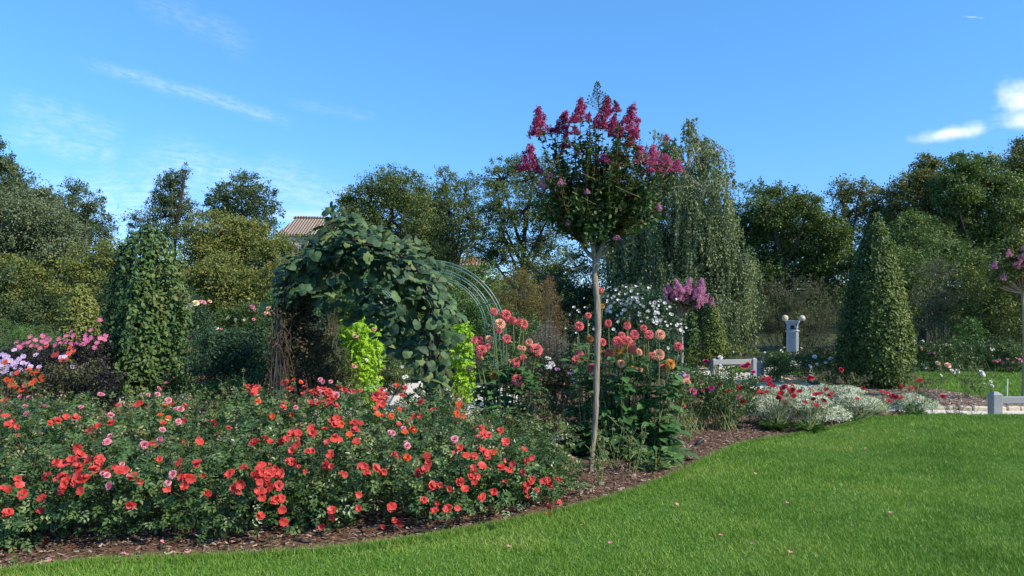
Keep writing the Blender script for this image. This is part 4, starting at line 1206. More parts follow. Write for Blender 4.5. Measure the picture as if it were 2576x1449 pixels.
# ------------------------------------------------------------------ the leafy arch
def leafy_arch():
    y0, y1 = 10.35, 11.25
    xl, xr = W(715, 0, 10.7)[0], W(1092, 0, 10.5)[0]
    cx, r = (xl + xr) / 2, (xr - xl) / 2
    ztop = 2.66
    root = thing("leafy_arch", "metal arch smothered in a big round-leaved vine, its left leg brown and twiggy", "garden arch", (cx, y0, 0))
    for y in (y0, y1):
        mb = MB(); hoop(mb, cx, y, r, ztop, tr=.012); mb.build("hoop", M["iron"], root)
    zs = ztop - r
    for s in (-1, 1):
        for z in (.35, .8, 1.25):
            mb = MB(); tube(mb, [(cx + s * (r - .02), y0, z), (cx + s * (r - .02), y1, z)], .01, 5); mb.build("cross_bar", M["iron"], root)
    # leaves over the top and down the right leg; t = 0 at left springing, pi at right springing
    fm, tm = MB(), MB()
    pos, nor, ax, tin = [], [], [], []
    def addleaf(c, o, sp, n, tin0=0.0):
        for _ in range(n):
            q = c + rng.normal(size=3) * sp
            pos.append(q); nor.append(o * .75 + np.array([.05, -.45, .45]) + rng.normal(size=3) * .33)
            ax.append(np.array([rng.normal() * .6, -.25 + rng.normal() * .3, -.75 + rng.normal() * .25]) + o * .4); tin.append(np.clip(tin0 + rng.random() ** 1.4 * .9, 0, 1))
    for t in np.linspace(.12, math.pi, 78):
        o = np.array([-math.cos(t), 0, math.sin(t)])
        th = .12 + .20 * sst(t, .3, 1.2)           # thicker past the crown
        for y in np.linspace(y0 - .08, y1 + .1, 5):
            c = np.array([cx, y, zs]) + o * (r + random.uniform(-.18, .17) * (1 + .25 * sst(t, 1.5, 2.6))); c[1] = y
            addleaf(c, o, np.array([.07, .09, .07]) * (1 + .5 * sst(t, .6, 2)), 4 if t > .4 else 2)
    for z in np.linspace(zs, .15, 46):
        w_ = .24 - .08 * sst(zs - z, 0, .9)
        for y in np.linspace(y0 - .08, y1 - .15, 3):
            side = 1 if random.random() < .5 else -1
            c = np.array([cx + r - .04 + random.gauss(0, w_ * .75), y, z])
            addleaf(c, np.array([side * .6, -.4, .1]), .06, 2 if z > .5 else 1)
    for c in W(1030, 880, 10.35), W(985, 830, 10.35), W(1010, 810, 10.4), W(960, 795, 10.4), W(1000, 855, 10.4), W(940, 770, 10.4):
        addleaf(c, np.array([-.4, -.5, .2]), .10, 13)
    for px, ya, yb in ((770, 680, 775), (800, 650, 760), (830, 640, 768), (860, 640, 778), (890, 650, 790), (920, 670, 808), (950, 690, 830), (980, 720, 862), (1005, 760, 890)):
        for py in np.arange(ya, yb, 17):
            addleaf(W(px + random.uniform(-14, 14), py, random.uniform(10.3, 11.1)), np.array([-.1, -.5, .3]), .06, 3, .0)
    for c in W(850, 535, 10.5), W(843, 520, 10.5), W(870, 560, 10.5), W(880, 575, 10.4), W(905, 565, 10.5): addleaf(c, np.array([0, -.3, .8]), .07, 8)
    pos = np.array(pos); ok = pos[:, 2] > .12
    scatter(fm, T_ROUND, pos[ok], np.array(ax)[ok], np.array(nor)[ok], .122 * rng.uniform(.45, 1.3, ok.sum()), np.array(tin)[ok])
    fm.build("foliage", M["kiwi"], root)
    # woody vines
    for k in range(9):
        y = random.uniform(y0, y1); dx = random.gauss(0, .05)
        P = [(cx + r + dx, y, -.03), (cx + r + dx + random.gauss(0, .06), y, .9), (cx + r - .02, y, zs)]
        P += [(cx - (r + random.gauss(0, .04)) * math.cos(t), y + random.gauss(0, .05), zs + (r + random.gauss(0, .04)) * math.sin(t)) for t in np.linspace(math.pi - .5, random.uniform(.5, 1.6), 5)]
        tube(tm, smooth_path(P, 20), np.linspace(.016, .006, 20), 5)
    for k in range(40):
        t = random.uniform(.5, 2.9); rr = r + random.uniform(0, .16); y = random.uniform(y0 - .1, y0 + .4)
        p = np.array([cx - rr * math.cos(t), y, zs + rr * math.sin(t)])
        q = p + np.array([random.gauss(0, .22), -.06, random.gauss(.05, .14)])
        tube(tm, curve(p, q, [0, 0, .06], 5), [.007, .006, .005, .004, .003], 4)
    tm.build("woody_vines", M["twig"], root)
    # left leg: tangle of bare brown stems
    bm_ = MB(); lf = MB()
    for k in range(58):
        x = cx - r + random.gauss(0, .06); y = random.uniform(y0 - .05, y1); z0 = random.choice((0, 0, random.uniform(.2, 1.2)))
        P = [(x, y, z0), (x + random.gauss(0, .10), y + random.gauss(0, .1), z0 + random.uniform(.3, .6)), (cx - r + random.gauss(0, .10), y + random.gauss(0, .1), random.uniform(.9, 1.5)), (cx - r + random.gauss(.05, .12), y, random.uniform(1.3, 1.95))]
        tube(bm_, smooth_path(P, 9), random.uniform(.003, .007), 4)
    leafcloud(lf, [(cx - r + .02, (y0 + y1) / 2, z, .20 - .03 * (z < .7), .45, .32) for z in (.45, .8, 1.15, 1.45, 1.75)] + [(cx - r + .16, (y0 + y1) / 2 + .1, z, .30, .4, .26) for z in (1.3, 1.6, 1.9)], 5200, T_LEAF, .052, 22, .28, (.2, 1.1))
    bm_.build("bare_stems", M["twig"], root); lf.build("withered_leaves", M["russet_dark"], root)
L_("russet_dark", (.035, .02, .014), (.06, .038, .022), (.05, .055, .02), (.10, .055, .03))
leafy_arch()


def lime_vine(label, px, d, rows):
    r, *_ = column("lime_vine", label, px, rows, d, "lime", .105, 2.4, T_STAR, 2, 0, "lime green vine pillars", stem=.03, thick=.12, stemmat="stem")
    r["category"] = "vine"
    return r
lv1 = lime_vine("lime-green vine pillar with a pink rose beside it, inside the leafy arch", 908, 13.2, [(1030, 40), (990, 46), (950, 44), (900, 50), (860, 52), (830, 54), (805, 40), (795, 20)])
lime_vine("lime-green vine pillar showing between the leafy arch's right leg and the left dahlias", 1162, 12.8, [(1010, 34), (960, 32), (910, 30), (870, 30), (835, 28), (812, 16)])


# ------------------------------------------------------------------ pink standard (crape myrtle) in front
def crape_myrtle():
    d = 7.85
    b = gp(1488, 1196)
    root = thing("crape_myrtle", "slim crape myrtle standard with deep pink flower heads rising above everything else", "tree", (b[0], d, 0))
    tm, sm, fm = MB(), MB(), MB()
    tr = smooth_path([W(x, y, d) for x, y in ((1486, 1206), (1489, 1150), (1496, 1080), (1500, 1000), (1502, 900), (1504, 800), (1499, 720), (1496, 690), (1499, 650), (1500, 636))], 40)
    rad = np.interp(np.linspace(0, 1, 40), [0, .08, .3, .7, .93, 1], [.031, .024, .029, .031, .032, .038])
    tube(tm, tr, rad, 10, wob=.06)
    fork = W(1499, 645, d)
    limbs = []
    for x, y, dy in ((1478, 570, -.1), (1512, 575, .12), (1545, 590, -.02), (1496, 560, .05), (1462, 600, .1), (1528, 560, -.12)):
        e = W(x, y, d) + [0, dy, 0]; limbs.append(e)
        tube(tm, curve(fork - [0, 0, .03], e, [(e[0] - fork[0]) * .25, dy * .3, -.02], 8), np.linspace(.026, .013, 8), 7, wob=.05)
    tm.build("trunk", M["crapebark"], root)
    # flower heads: pixel centre, half width, half height, colour
    heads = [(z3(490, 370), 38, 46, "p_deep"), (z3(660, 395), 34, 36, "p_deep"), (z3(752, 422), 17, 12, "p_deep"), (z3(808, 320), 31, 38, "p_deep"), (z3(880, 376), 8, 7, "p_deep"), (z3(1030, 265), 42, 52, "p_deep"),
             (z3(1108, 300), 17, 16, "p_deep"), (z3(1205, 390), 40, 52, "p_deep"), (z3(1258, 490), 24, 28, "p_deep"), (z3(386, 690), 38, 44, "p_deep"), (z3(1080, 450), 20, 36, "p_deep"), (z3(1185, 625), 28, 26, "p_mid"), (z3(1090, 705), 32, 26, "p_mid"),
             (z3(1320, 670), 32, 26, "p_mid"), (z3(1455, 620), 34, 34, "p_mid"), (z3(1580, 705), 38, 32, "p_mid"), (z3(1435, 735), 30, 26, "p_mid"), (z3(1495, 768), 15, 14, "p_mid"), (z3(1585, 800), 20, 20, "p_mid"), (z3(1000, 735), 24, 14, "p_mid"),
             (z3(490, 925), 11, 18, "p_pink"), (z3(640, 945), 13, 9, "p_pink"), (z3(565, 865), 13, 9, "p_pink"), (z3(960, 1105), 18, 11, "p_pink"), (z3(1465, 1105), 12, 14, "p_pink"), (z3(1100, 1392), 16, 7, "p_pink"), (z3(715, 1250), 10, 10, "p_pink"), (z3(795, 690), 8, 7, "p_pink"), (z3(925, 462), 8, 10, "p_deep"), (z3(765, 505), 20, 14, "p_deep"), (z3(700, 560), 18, 26, "p_deep"),
             (z3(1520, 560), 10, 10, "p_mid"), (z3(860, 1010), 10, 8, "p_pink")]
    fork2 = [np.array(l) for l in limbs]
    shoots = []
    for (px, py), hw, hh, key in heads:
        dy = random.uniform(-.28, .22) if hw > 20 else random.uniform(-.4, -.1)
        c = W(px, py + hh * .8, d) + [0, dy, 0]
        s = max(hw * 2.0, hh * 1.2) / F * d
        put(pick(key), "flower_panicle", root, c, (random.gauss(0, .12), -.12, 1), (hw * 1.75 / F * d, hw * 1.7 / F * d, hh * 1.55 / F * d))
        st = min(fork2, key=lambda l: abs(l[0] - c[0]) + random.random() * .25)
        if c[2] > st[2]: shoots.append((st, c, .9 if hw > 20 else .5))
    # plain leafy shoots filling the head
    for k in range(175):
        px = random.gauss(1497, 74); py = random.uniform(420, 640) if k % 2 else random.uniform(330, 470)
        hwid = np.interp(py, [320, 400, 500, 560, 610, 640], [118, 150, 156, 134, 86, 44])
        px = CX + (np.clip((px - CX), 1497 - CX - hwid, 1512 - CX + hwid))
        if abs(px - 1500) > hwid: px = 1500 + random.uniform(-1, 1) * hwid
        e = W(px, py, d) + [0, random.gauss(0, .22), 0]
        st = min(fork2, key=lambda l: abs(l[0] - e[0]) + random.random() * .3)
        shoots.append((st, e, 1.0))
    for st, e, dens in shoots:
        Ln = np.linalg.norm(e - st)
        P = curve(st, e, [(e[0] - st[0]) * .30, (e[1] - st[1]) * .3, -.08 * Ln], 12)
        tube(sm, P, np.linspace(.0075, .0025, 12), 4)
        m = int(Ln / .0155)
        s = np.sort(rng.uniform(.08, .97, m))
        q = np.stack([np.interp(s, np.linspace(0, 1, 12), P[:, i]) for i in range(3)], 1)
        a = np.where(np.arange(m) % 2, 0, math.pi) + (np.arange(m) // 2 % 2) * 1.57 + rng.normal(size=m) * .4 + random.random()
        out = np.stack([np.cos(a), np.sin(a), .28 + .2 * rng.normal(size=m)], 1)
        nr = np.stack([-np.cos(a) * .25, -np.sin(a) * .25, np.ones(m)], 1) + rng.normal(size=(m, 3)) * .22
        scatter(fm, T_OVAL, q, out, nr, .066 * rng.uniform(.75, 1.15, m) * (1 - .2 * s), np.clip(rng.random(m) * .7 + random.random() * .3, 0, 1))
        for j in range(int(Ln * 6)):          # side twigs
            i = random.randint(2, 10); b0 = P[i]; e2 = b0 + rng.normal(size=3) * [.1, .1, .06] + [0, 0, .06]
            tube(sm, curve(b0, e2, [0, 0, -.01], 4), [.003, .003, .002, .002], 3)
            m2 = 9; s2 = rng.random(m2)[:, None]
            scatter(fm, T_OVAL, b0 + (e2 - b0) * s2 * 1.1, rng.normal(size=(m2, 3)) + (e2 - b0) * 4, rng.normal(size=(m2, 3)) * .4 + [0, 0, 1], .044 * rng.uniform(.7, 1.2, m2), rng.random(m2))
    lo = lobes_at([(1500, 565, 92, 46), (1435, 520, 84, 56), (1570, 520, 84, 56), (1500, 490, 100, 36)], d)
    leafcloud(fm, lo, 4600, T_OVAL, .052, 50, .16, (.25, 1.0))
    fm.build("leaves", M["crape"], root); sm.build("shoots", M["redstem"], root)
    # bud spike at the very top
    km = MB()
    base, tip = W(*z3(985, 300), d), W(*z3(968, 52), d)
    tube(km, curve(base, tip, [0, 0, 0], 8), np.linspace(.005, .002, 8), 4)
    bt = MB()
    for i in range(16):
        f = (i + .5) / 16; c = base + (tip - base) * f
        Lb = (.085 * (1 - f) + .014) * (1.5 if f < .45 else 1)
        for k in range(5 if f < .6 else 4):
            a = k * 1.26 + i * .7; e = c + np.array([math.cos(a) * Lb, math.sin(a) * Lb, Lb * .45])
            tube(km, [c, e], .0018, 3)
            lathe(bt, e - [0, 0, .006], [(.001, 0), (.0075, .006), (.0075, .012), (.001, .018)], 5, random.random())
    km.v += bt.v; km.f += [(f + km.k, m) for f, m in bt.f]; km.t += bt.t; km.k += bt.k
    km.build("bud_spike", M["darkbud"], root)
crape_myrtle()


def small_standard(label, px_stem, d, top, base_y, lobes, heads, mat, size, trunkw=.035, base=None):
    x = W(px_stem, 0, d)[0]
    root = thing("crape_myrtle", label, "tree", (x, d, 0))
    tm, fm = MB(), MB()
    zt = W(0, top, d)[2]
    tube(tm, smooth_path([(x, d, -.03), (x + .03, d, zt * .5), (x - .01, d, zt)], 12), np.linspace(trunkw * 1.2, trunkw, 12), 8, wob=.05)
    lo = lobes_at(lobes, d)
    for l in lo:
        for k in range(9):
            e = np.array(l[:3]) + rdir(1)[0] * np.array(l[3:]) * .8
            tube(tm, curve((x, d, zt - .02), e, [(e[0] - x) * .2, 0, -.04], 6), np.linspace(.016, .004, 6), 4)
    area = sum(l[3] * l[5] * math.pi for l in lo)
    leafcloud(fm, lo, int(3.0 * area / (.055 ** 2 * .35)), T_OVAL, .06, 26, .2, (.3, 1.0))
    tm.build("trunk", M["crapebark"], root); fm.build("crown", M[mat], root)
    for (px, py), s in heads:
        c = W(px, py + s * .8, d) + [0, random.uniform(-.45, -.1), 0]
        put(pick("p_pink"), "flower_panicle", root, c, (random.gauss(0, .3), -.3, 1), (s * 2.0 / F * d, s * 2.0 / F * d, s * 2.2 / F * d))
    return root
small_standard("small crape myrtle standard with pale pink heads beside the white hibiscus", 1712, 16.5, 790, 900, [(1715, 755, 48, 30), (1690, 745, 30, 26), (1745, 745, 30, 26), (1720, 715, 46, 18)],
               [(z7(x, y), s) for x, y, s in ((2050, 175, 17), (2120, 165, 17), (2100, 230, 17), (2000, 215, 13), (1950, 225, 11), (1950, 280, 10), (2190, 200, 15), (2235, 175, 18), (2265, 230, 16), (2200, 240, 15), (2240, 290, 10), (2215, 325, 8), (2320, 298, 8), (2290, 265, 10), (2145, 265, 12), (2060, 245, 12), (2030, 250, 9), (1975, 180, 9))], "crape", .06)
small_standard("pale-pink crape myrtle half cut off at the right edge", 2575, 14.5, 735, 900, [(2530, 660, 46, 46), (2576, 640, 50, 56), (2545, 610, 34, 30), (2520, 700, 40, 26), (2590, 700, 50, 36)],
               [((px, py), s) for px, py, s in ((2540, 645, 14), (2548, 625, 11), (2535, 665, 10), (2480, 668, 9), (2504, 698, 8), (2556, 697, 8), (2510, 640, 8), (2550, 668, 8), (2585, 640, 14))], "ygreen", .06)
small_standard("bright pink crape myrtle half hidden behind the tall vine column", 472, 18.5, 790, 900, [(470, 790, 22, 44), (478, 750, 16, 30)],
               [(z5(x, y), s) for x, y, s in ((1580, 150, 16), (1556, 90, 10), (1600, 190, 17), (1572, 250, 13), (1590, 310, 14), (1650, 260, 10), (1620, 330, 13), (1640, 190, 12), (1560, 160, 12), (1610, 240, 11))], "crape", .06)


# ------------------------------------------------------------------ coral rose bushes of the near bed
def rose_mesh(seed, n=1080, size=.105, tall=1.0):
    """foliage and stems of one rose bush, about 1 m wide and .8 m high, standing at the origin"""
    global rng
    keep = rng; rng = np.random.default_rng(seed); random.seed(seed)
    fm, sm = MB(), MB()
    lob = [(0, 0, .42, .50, .50, .36), (random.uniform(-.2, .2), random.uniform(-.1, .1), .24, .56, .52, .24)]
    cs = leafcloud(fm, lob, n, T_ROSE, size, 46, .165, (.5, 1.04), up=.75, droop=.25, zmin=.02, fill=.3)
    for q in cs[0]:
        b = np.array([random.gauss(0, .07), random.gauss(0, .07), -.02])
        tube(sm, curve(b, q * [1, 1, 1.04], [q[0] * .15, q[1] * .15, .08], 6), np.linspace(.006, .0025, 6), 4)
    for k in range(6):                              # long new shoots above the bush
        a = random.random() * 6.28; r0 = random.uniform(.1, .45)
        p = np.array([math.cos(a) * r0, math.sin(a) * r0, .62 + random.uniform(-.1, .08)]); q = p + [math.cos(a) * .08, math.sin(a) * .08, random.uniform(.10, .24)]
        tube(sm, curve(p - [0, 0, .25], q, [0, 0, .02], 5), np.linspace(.004, .002, 5), 4)
        m = 8; s = rng.random(m)[:, None]
        scatter(fm, T_ROSE, p + (q - p) * s, rng.normal(size=(m, 3)) + [0, 0, .3], rng.normal(size=(m, 3)) * .3 + [0, 0, 1], .065 * rng.uniform(.7, 1.1, m), .4 + .6 * rng.random(m))
    for k in range(26):                             # spent heads and hips
        a = rdir(1)[0]; a[2] = abs(a[2]); p = np.array([0, 0, .42]) + a * np.array([.52, .52, .38]) * random.uniform(.9, 1.08); m = 7
        scatter(fm, T_STAR, p + rng.normal(size=(m, 3)) * .018, rdir(m), rdir(m) + [0, 0, .8], .024, rng.random(m), 1)
    rng = keep
    return fm.mesh("foliage", [M["rose"], M["spent"]]), sm.mesh("stems", M["darkstem"])


ROSES = [rose_mesh(200 + i) for i in range(6)]
random.seed(77)
ROWS = [(-4.4, 5.45, .66), (-3.65, 5.55, .70), (-2.85, 5.66, .70), (-2.1, 5.78, .74), (-1.4, 5.94, .76), (-.65, 6.16, .74), (-.02, 6.6, .66), (.20, 6.98, .40),
        (-5.0, 6.5, .84), (-4.1, 6.6, .84), (-3.2, 6.75, .84), (-2.3, 6.85, .86), (-1.45, 7.0, .88), (-.65, 7.25, .82), (.05, 7.6, .66),
        (-5.6, 7.5, .84), (-4.6, 7.55, .84), (-3.6, 7.7, .84), (-2.65, 7.8, .88), (-1.75, 7.95, .88), (-.9, 8.15, .78), (-.25, 8.5, .62),
        (-6.2, 8.6, .74), (-5.2, 8.65, .74), (-4.1, 8.7, .72), (-3.1, 8.75, .74), (-2.2, 8.9, .70), (-1.35, 9.1, .60)]
PLACE = ["at the left end of the front row by the lawn", "second from the left in the front row by the lawn", "third from the left in the front row by the lawn", "in the middle of the front row by the lawn",
         "front row, just right of the middle", "front row, below the densest coral clusters' right side", "second from the right end of the front row", "lowest one at the right end next to the slim standard's foot",
         "left end of the second row, cut by the picture edge", "second in the second row from the left", "third in the second row, below the vine column", "second row, left of the big coral cluster",
         "second row, right in front of the leafy arch's left leg", "second row, in front of the lime vine pillar", "right end of the second row before the left dahlias",
         "left end of the third row, cut by the picture edge", "third row, in front of the dark-leaved dahlias", "third row, in front of the vine column", "third row, carrying the big coral cluster before the leafy arch",
         "third row, coral clusters before the arch opening", "third row, at the left dahlias' foot", "right end of the third row, under the left dahlias",
         "far back row at the left edge under orange dahlias", "back row beneath the lilac dahlias", "back row at the vine column's left foot", "back row at the vine column's right foot", "back row before the leafy arch's left leg", "back row before the gravel path under the arch"]
bushes, bush_lobe = [], []
for i, ((x, y, h), pl) in enumerate(zip(ROWS, PLACE)):
    root = thing("rose_bush", "coral-red rose bush " + pl, "rose bush", (x, y, 0), "coral rose bushes of the near bed")
    s = h / .80; wv = random.uniform(1.02, 1.16) * (1.0 if h > .6 else .8)
    a = random.random() * 6.28
    for me, nm in zip(random.choice(ROSES), ("foliage", "stems")):
        o = bpy.data.objects.new(nm, me); COL.objects.link(o); o.parent = root
        o.rotation_euler = (0, 0, a); o.scale = (wv, wv, s)
    bushes.append(root)
    bush_lobe.append([(x, y, .44 * s, .54 * wv, .54 * wv, .37 * s), (x, y, .22 * s, .58 * wv, .56 * wv, .24 * s)])
flat = [(l, i) for i, ls in enumerate(bush_lobe) for l in ls]


def bloom_bed(px, py, key, size):
    o = np.array([0, 0, EYE]); dv = unit(np.array([(px - CX) / F, 1.0, -(py - HY) / F])); best = None; near = None
    for l, i in flat:
        c, r = np.array(l[:3]), np.array(l[3:]); oo, dd = (o - c) / r, dv / r
        A, B, C = dd @ dd, 2 * oo @ dd, oo @ oo - 1; tc_ = -B / (2 * A); dist = np.linalg.norm(oo + dd * tc_)
        if near is None or dist < near[0]: near = (dist, tc_, c, r, i)
        D = B * B - 4 * A * C
        if D > 0:
            t = (-B - math.sqrt(D)) / (2 * A)
            if best is None or t < best[0]: best = (t, c, r, i)
    if best is None: best = near[1:]
    t, c, r, i = best
    p = o + dv * t; n = unit((p - c) / r); p = p + n * .015 - dv * random.uniform(0, .03)
    nor = n * .45 + np.array([0, -.55, .5]) + rng.normal(size=3) * .38
    return put(pick(key), "flower", bushes[i], p, nor, size * random.choice((.62, .8, .95, 1.0, 1.08, 1.15)))


RED6 = """250,243 20,285 5,310 300,290 440,265 480,320 420,330 460,345 520,335 560,300 600,290 640,310 620,360 660,390 680,340 640,420 700,440 480,415 560,420 720,285 800,310 830,320 760,300 1060,310 1100,330 1030,350 1000,380 1060,380 1100,390 1130,350 1040,440 1070,430 1020,470 1090,515 1280,300 1275,285 1260,350 1410,415 1420,400 1515,470 1215,585 1215,465 1350,530 1412,522 700,540 660,560 730,550 690,600 485,625 500,675 620,745 690,700 720,725 850,645 860,740 850,580 905,580 240,450 380,670 320,680 280,720 320,700 90,715 10,745 370,770 450,815 490,820 330,815 645,845 330,905 360,920 300,900 610,925 650,945 440,980 735,995 240,995 60,930 20,960 70,1010 30,1040 90,1060 130,1000 170,960 200,1010 230,1030 40,1135 135,1115 245,1200 170,1225 60,1190 200,1095 250,1300 265,1400 50,1355 660,1310 665,1365 875,1290 880,1170 1175,1275 1235,1405 1435,1220 1545,1245 1525,1310 1635,1290 1080,1435 590,1435 930,950 960,990 1020,950 1080,985 900,940 1230,860 1190,845 1465,855 1475,910 1425,980 1395,990 1450,960 1785,850 1850,855 1940,820 1960,860 1920,810 1730,785 1905,625 1870,630 1930,680 1880,700 1970,680 2125,740 2080,650 2100,890 2280,800 2345,865 2190,920 2150,970 2270,980 2330,925 2300,910 2075,945 1915,930 1850,990 1830,1020 1870,1010 1845,950 1500,1110 1510,1090 1645,1120 1735,1065 1775,1120 2010,1155 2105,1075 1915,1205 2340,1035 2295,1110 2290,1150 2310,1190 2375,1135 2470,1045 2490,1090 2530,1030 2440,1060 2300,1080 2490,1265 460,300 505,310 545,330 590,330 430,350 610,320 650,350 690,370 670,420 600,395 1080,350 1050,330 1110,365 1040,400 1090,410 50,985 100,980 45,1070 110,1030 180,1000 10,1010 75,955"""
ORG6 = """1040,505 1150,520 1735,440 1710,500 1200,265 1300,870 2090,640 820,575 1345,635 1280,660 430,435 540,420 2010,820 1720,470 1760,520 1365,650 150,525 320,510 800,680 600,640 730,600 1710,530 1725,415 330,220 390,235"""
PNK6 = """1690,720 1290,745 1300,775 1270,630 345,450 565,215 590,235 650,235 570,350 530,390 700,350 1160,665 200,1095 840,570 1180,670"""
RED5 = """60,1170 120,1215 75,1240 160,1330 480,1200 420,1225 635,1180 550,1175 835,1245 765,1290 950,1225 1010,1070 1160,1075 1190,1065 1555,1080 1550,1195 1375,1230 1240,1410 1695,1385 1835,1225 1935,1275 2385,1095 2395,885 2130,910 2100,950 2160,940 2090,920 2180,920 2140,975 2110,930 2150,960 2130,1390 2250,1370 2470,1300 2490,1330 2530,1320 2390,1380 20,1035 60,1030 2185,945 2120,985"""
ORG5 = """1250,1090 1455,1070 1395,1085 1415,1185 1350,1160 1530,1390 1855,1315 2180,1045 1030,1120 1380,1220 2470,1060 2440,930 1545,1110"""
PNK5 = """945,1160 180,1005 250,1010 215,1090 230,1150 370,1090 680,1090 860,985 840,980 1255,990 1400,895 1340,938 1420,1040 1480,1110 1520,1110 1500,1210 1370,1280 940,1330 970,1320 910,1390 1350,1390 1350,1375 1215,1410 2490,1095 1330,985"""
RED4 = """590,195 660,230 740,175 800,190 820,90 805,60 830,120 810,250 900,150 1020,160 940,240 910,190 1030,220 960,265 650,330 700,340 500,325 590,360 820,350 780,380 860,340 910,330 670,410 650,450 640,480 830,470 90,455 225,505 455,545 390,660 85,680 450,970 180,360 190,410 1165,240 1210,265 1270,270 1350,340 1410,375 1600,165 1835,190 2010,185 1315,610 1730,375 1850,340 1910,340 1950,350 1880,415 1715,450 2070,315 2125,490 2325,305 2460,235 2380,440 2440,400 1000,200 690,350 800,330 850,370"""
def pts(s): return [tuple(map(float, q.split(","))) for q in s.split()]
for src, z in ((RED6, z6), (RED5, z5), (RED4, z4)):
    for q in pts(src):
        u0, v0 = z(*q); bloom_bed(u0, v0, "red", .066)
        if random.random() < .42: bloom_bed(u0 + random.gauss(0, 9), v0 + random.gauss(0, 7), "red" if random.random() < .95 else "pink", .047)
for src, z in ((ORG6, z6), (ORG5, z5)):
    for q in pts(src): bloom_bed(*z(*q), "orange", .055)
for src, z in ((PNK6, z6), (PNK5, z5)):
    for q in pts(src): bloom_bed(*z(*q), "pink", .054)
for q in ((1115, 420), (1310, 325), (1770, 310), (1050, 300), (1090, 320)): bloom_bed(*z4(*q), "pink", .06)


# ------------------------------------------------------------------ dahlias
def dahlia_clump(label, base, spread, heads, nleaf, seed, leafz=(.08, 1.25), extra=14, wid=.4):
    random.seed(seed)
    g = float(G(base[0], base[1]))
    root = thing("dahlia_plant", label, "dahlia", (base[0], base[1], g), "ball dahlias on tall stems")
    sm, fm = MB(), MB()
    st = []
    for (px, py), key, s in heads:
        d = base[1] - .10 + random.uniform(-spread * 1.3, spread * .25)
        p = W(px, py, d)
        size = s * .69 / F * d
        nor = np.array([random.gauss(0, .3), -.75, random.uniform(.15, .8)])
        put(pick(key), "flower", root, p, nor, size / .92)
        b = np.array([base[0] + (p[0] - base[0]) * .45 + random.gauss(0, .05), base[1] + (d - base[1]) * .5, g - .02])
        n = unit(nor); q = p - n * size * .30
        P = smooth_path([b, b + (q - b) * [.45, .5, .5] + [0, .02, 0], q - [0, 0, .10 * min(1, q[2])] , q], 14)
        tube(sm, P, np.linspace(.0085, .0034, 14), 5, random.random()); st.append(P)
    for k in range(extra):
        e = np.array([base[0] + random.uniform(-wid, wid), base[1] + random.uniform(-spread, spread), random.uniform(.7, 1.35)])
        b = np.array([base[0] + (e[0] - base[0]) * .5, e[1], g - .02])
        P = smooth_path([b, b + (e - b) * [.4, .5, .5], e], 12); tube(sm, P, np.linspace(.008, .004, 12), 5, random.random()); st.append(P)
        if k % 2: lathe(sm, e, [(.002, 0), (.014, .01), (.013, .022), (.002, .03)], 6, .8)
    for k in range(int(nleaf * 1.7)):
        P = st[random.randrange(len(st))]
        z = leafz[0] + (leafz[1] - leafz[0]) * random.random() ** 1.7
        i = int(np.argmin(np.abs(P[:, 2] - z))); c = P[i]
        a = random.random() * 6.283; L = random.uniform(.08, .19) * (1.2 - .5 * z / leafz[1])
        o = np.array([math.cos(a), math.sin(a), random.uniform(-.25, .45)]); tip = c + o * L * .7
        tube(sm, [c, tip], [.003, .002], 4)
        t0 = random.random() * .6
        for off, dirn, sc in ((tip, o, 1.0), (c + o * L * .45, o + np.array([-o[1], o[0], 0]) * 1.1, .75), (c + o * L * .45, o - np.array([-o[1], o[0], 0]) * 1.1, .75)):
            scatter(fm, T_OVAL, [off], [dirn + np.array([0, 0, -.25])], [np.array([random.gauss(0, .25), random.gauss(0, .25) - .1, 1.0])], L * sc * random.uniform(.8, 1.15), t0 + random.random() * .4)
    sm.build("stems", M["stem"], root); fm.build("leaves", M["dahlia"], root)
    return root


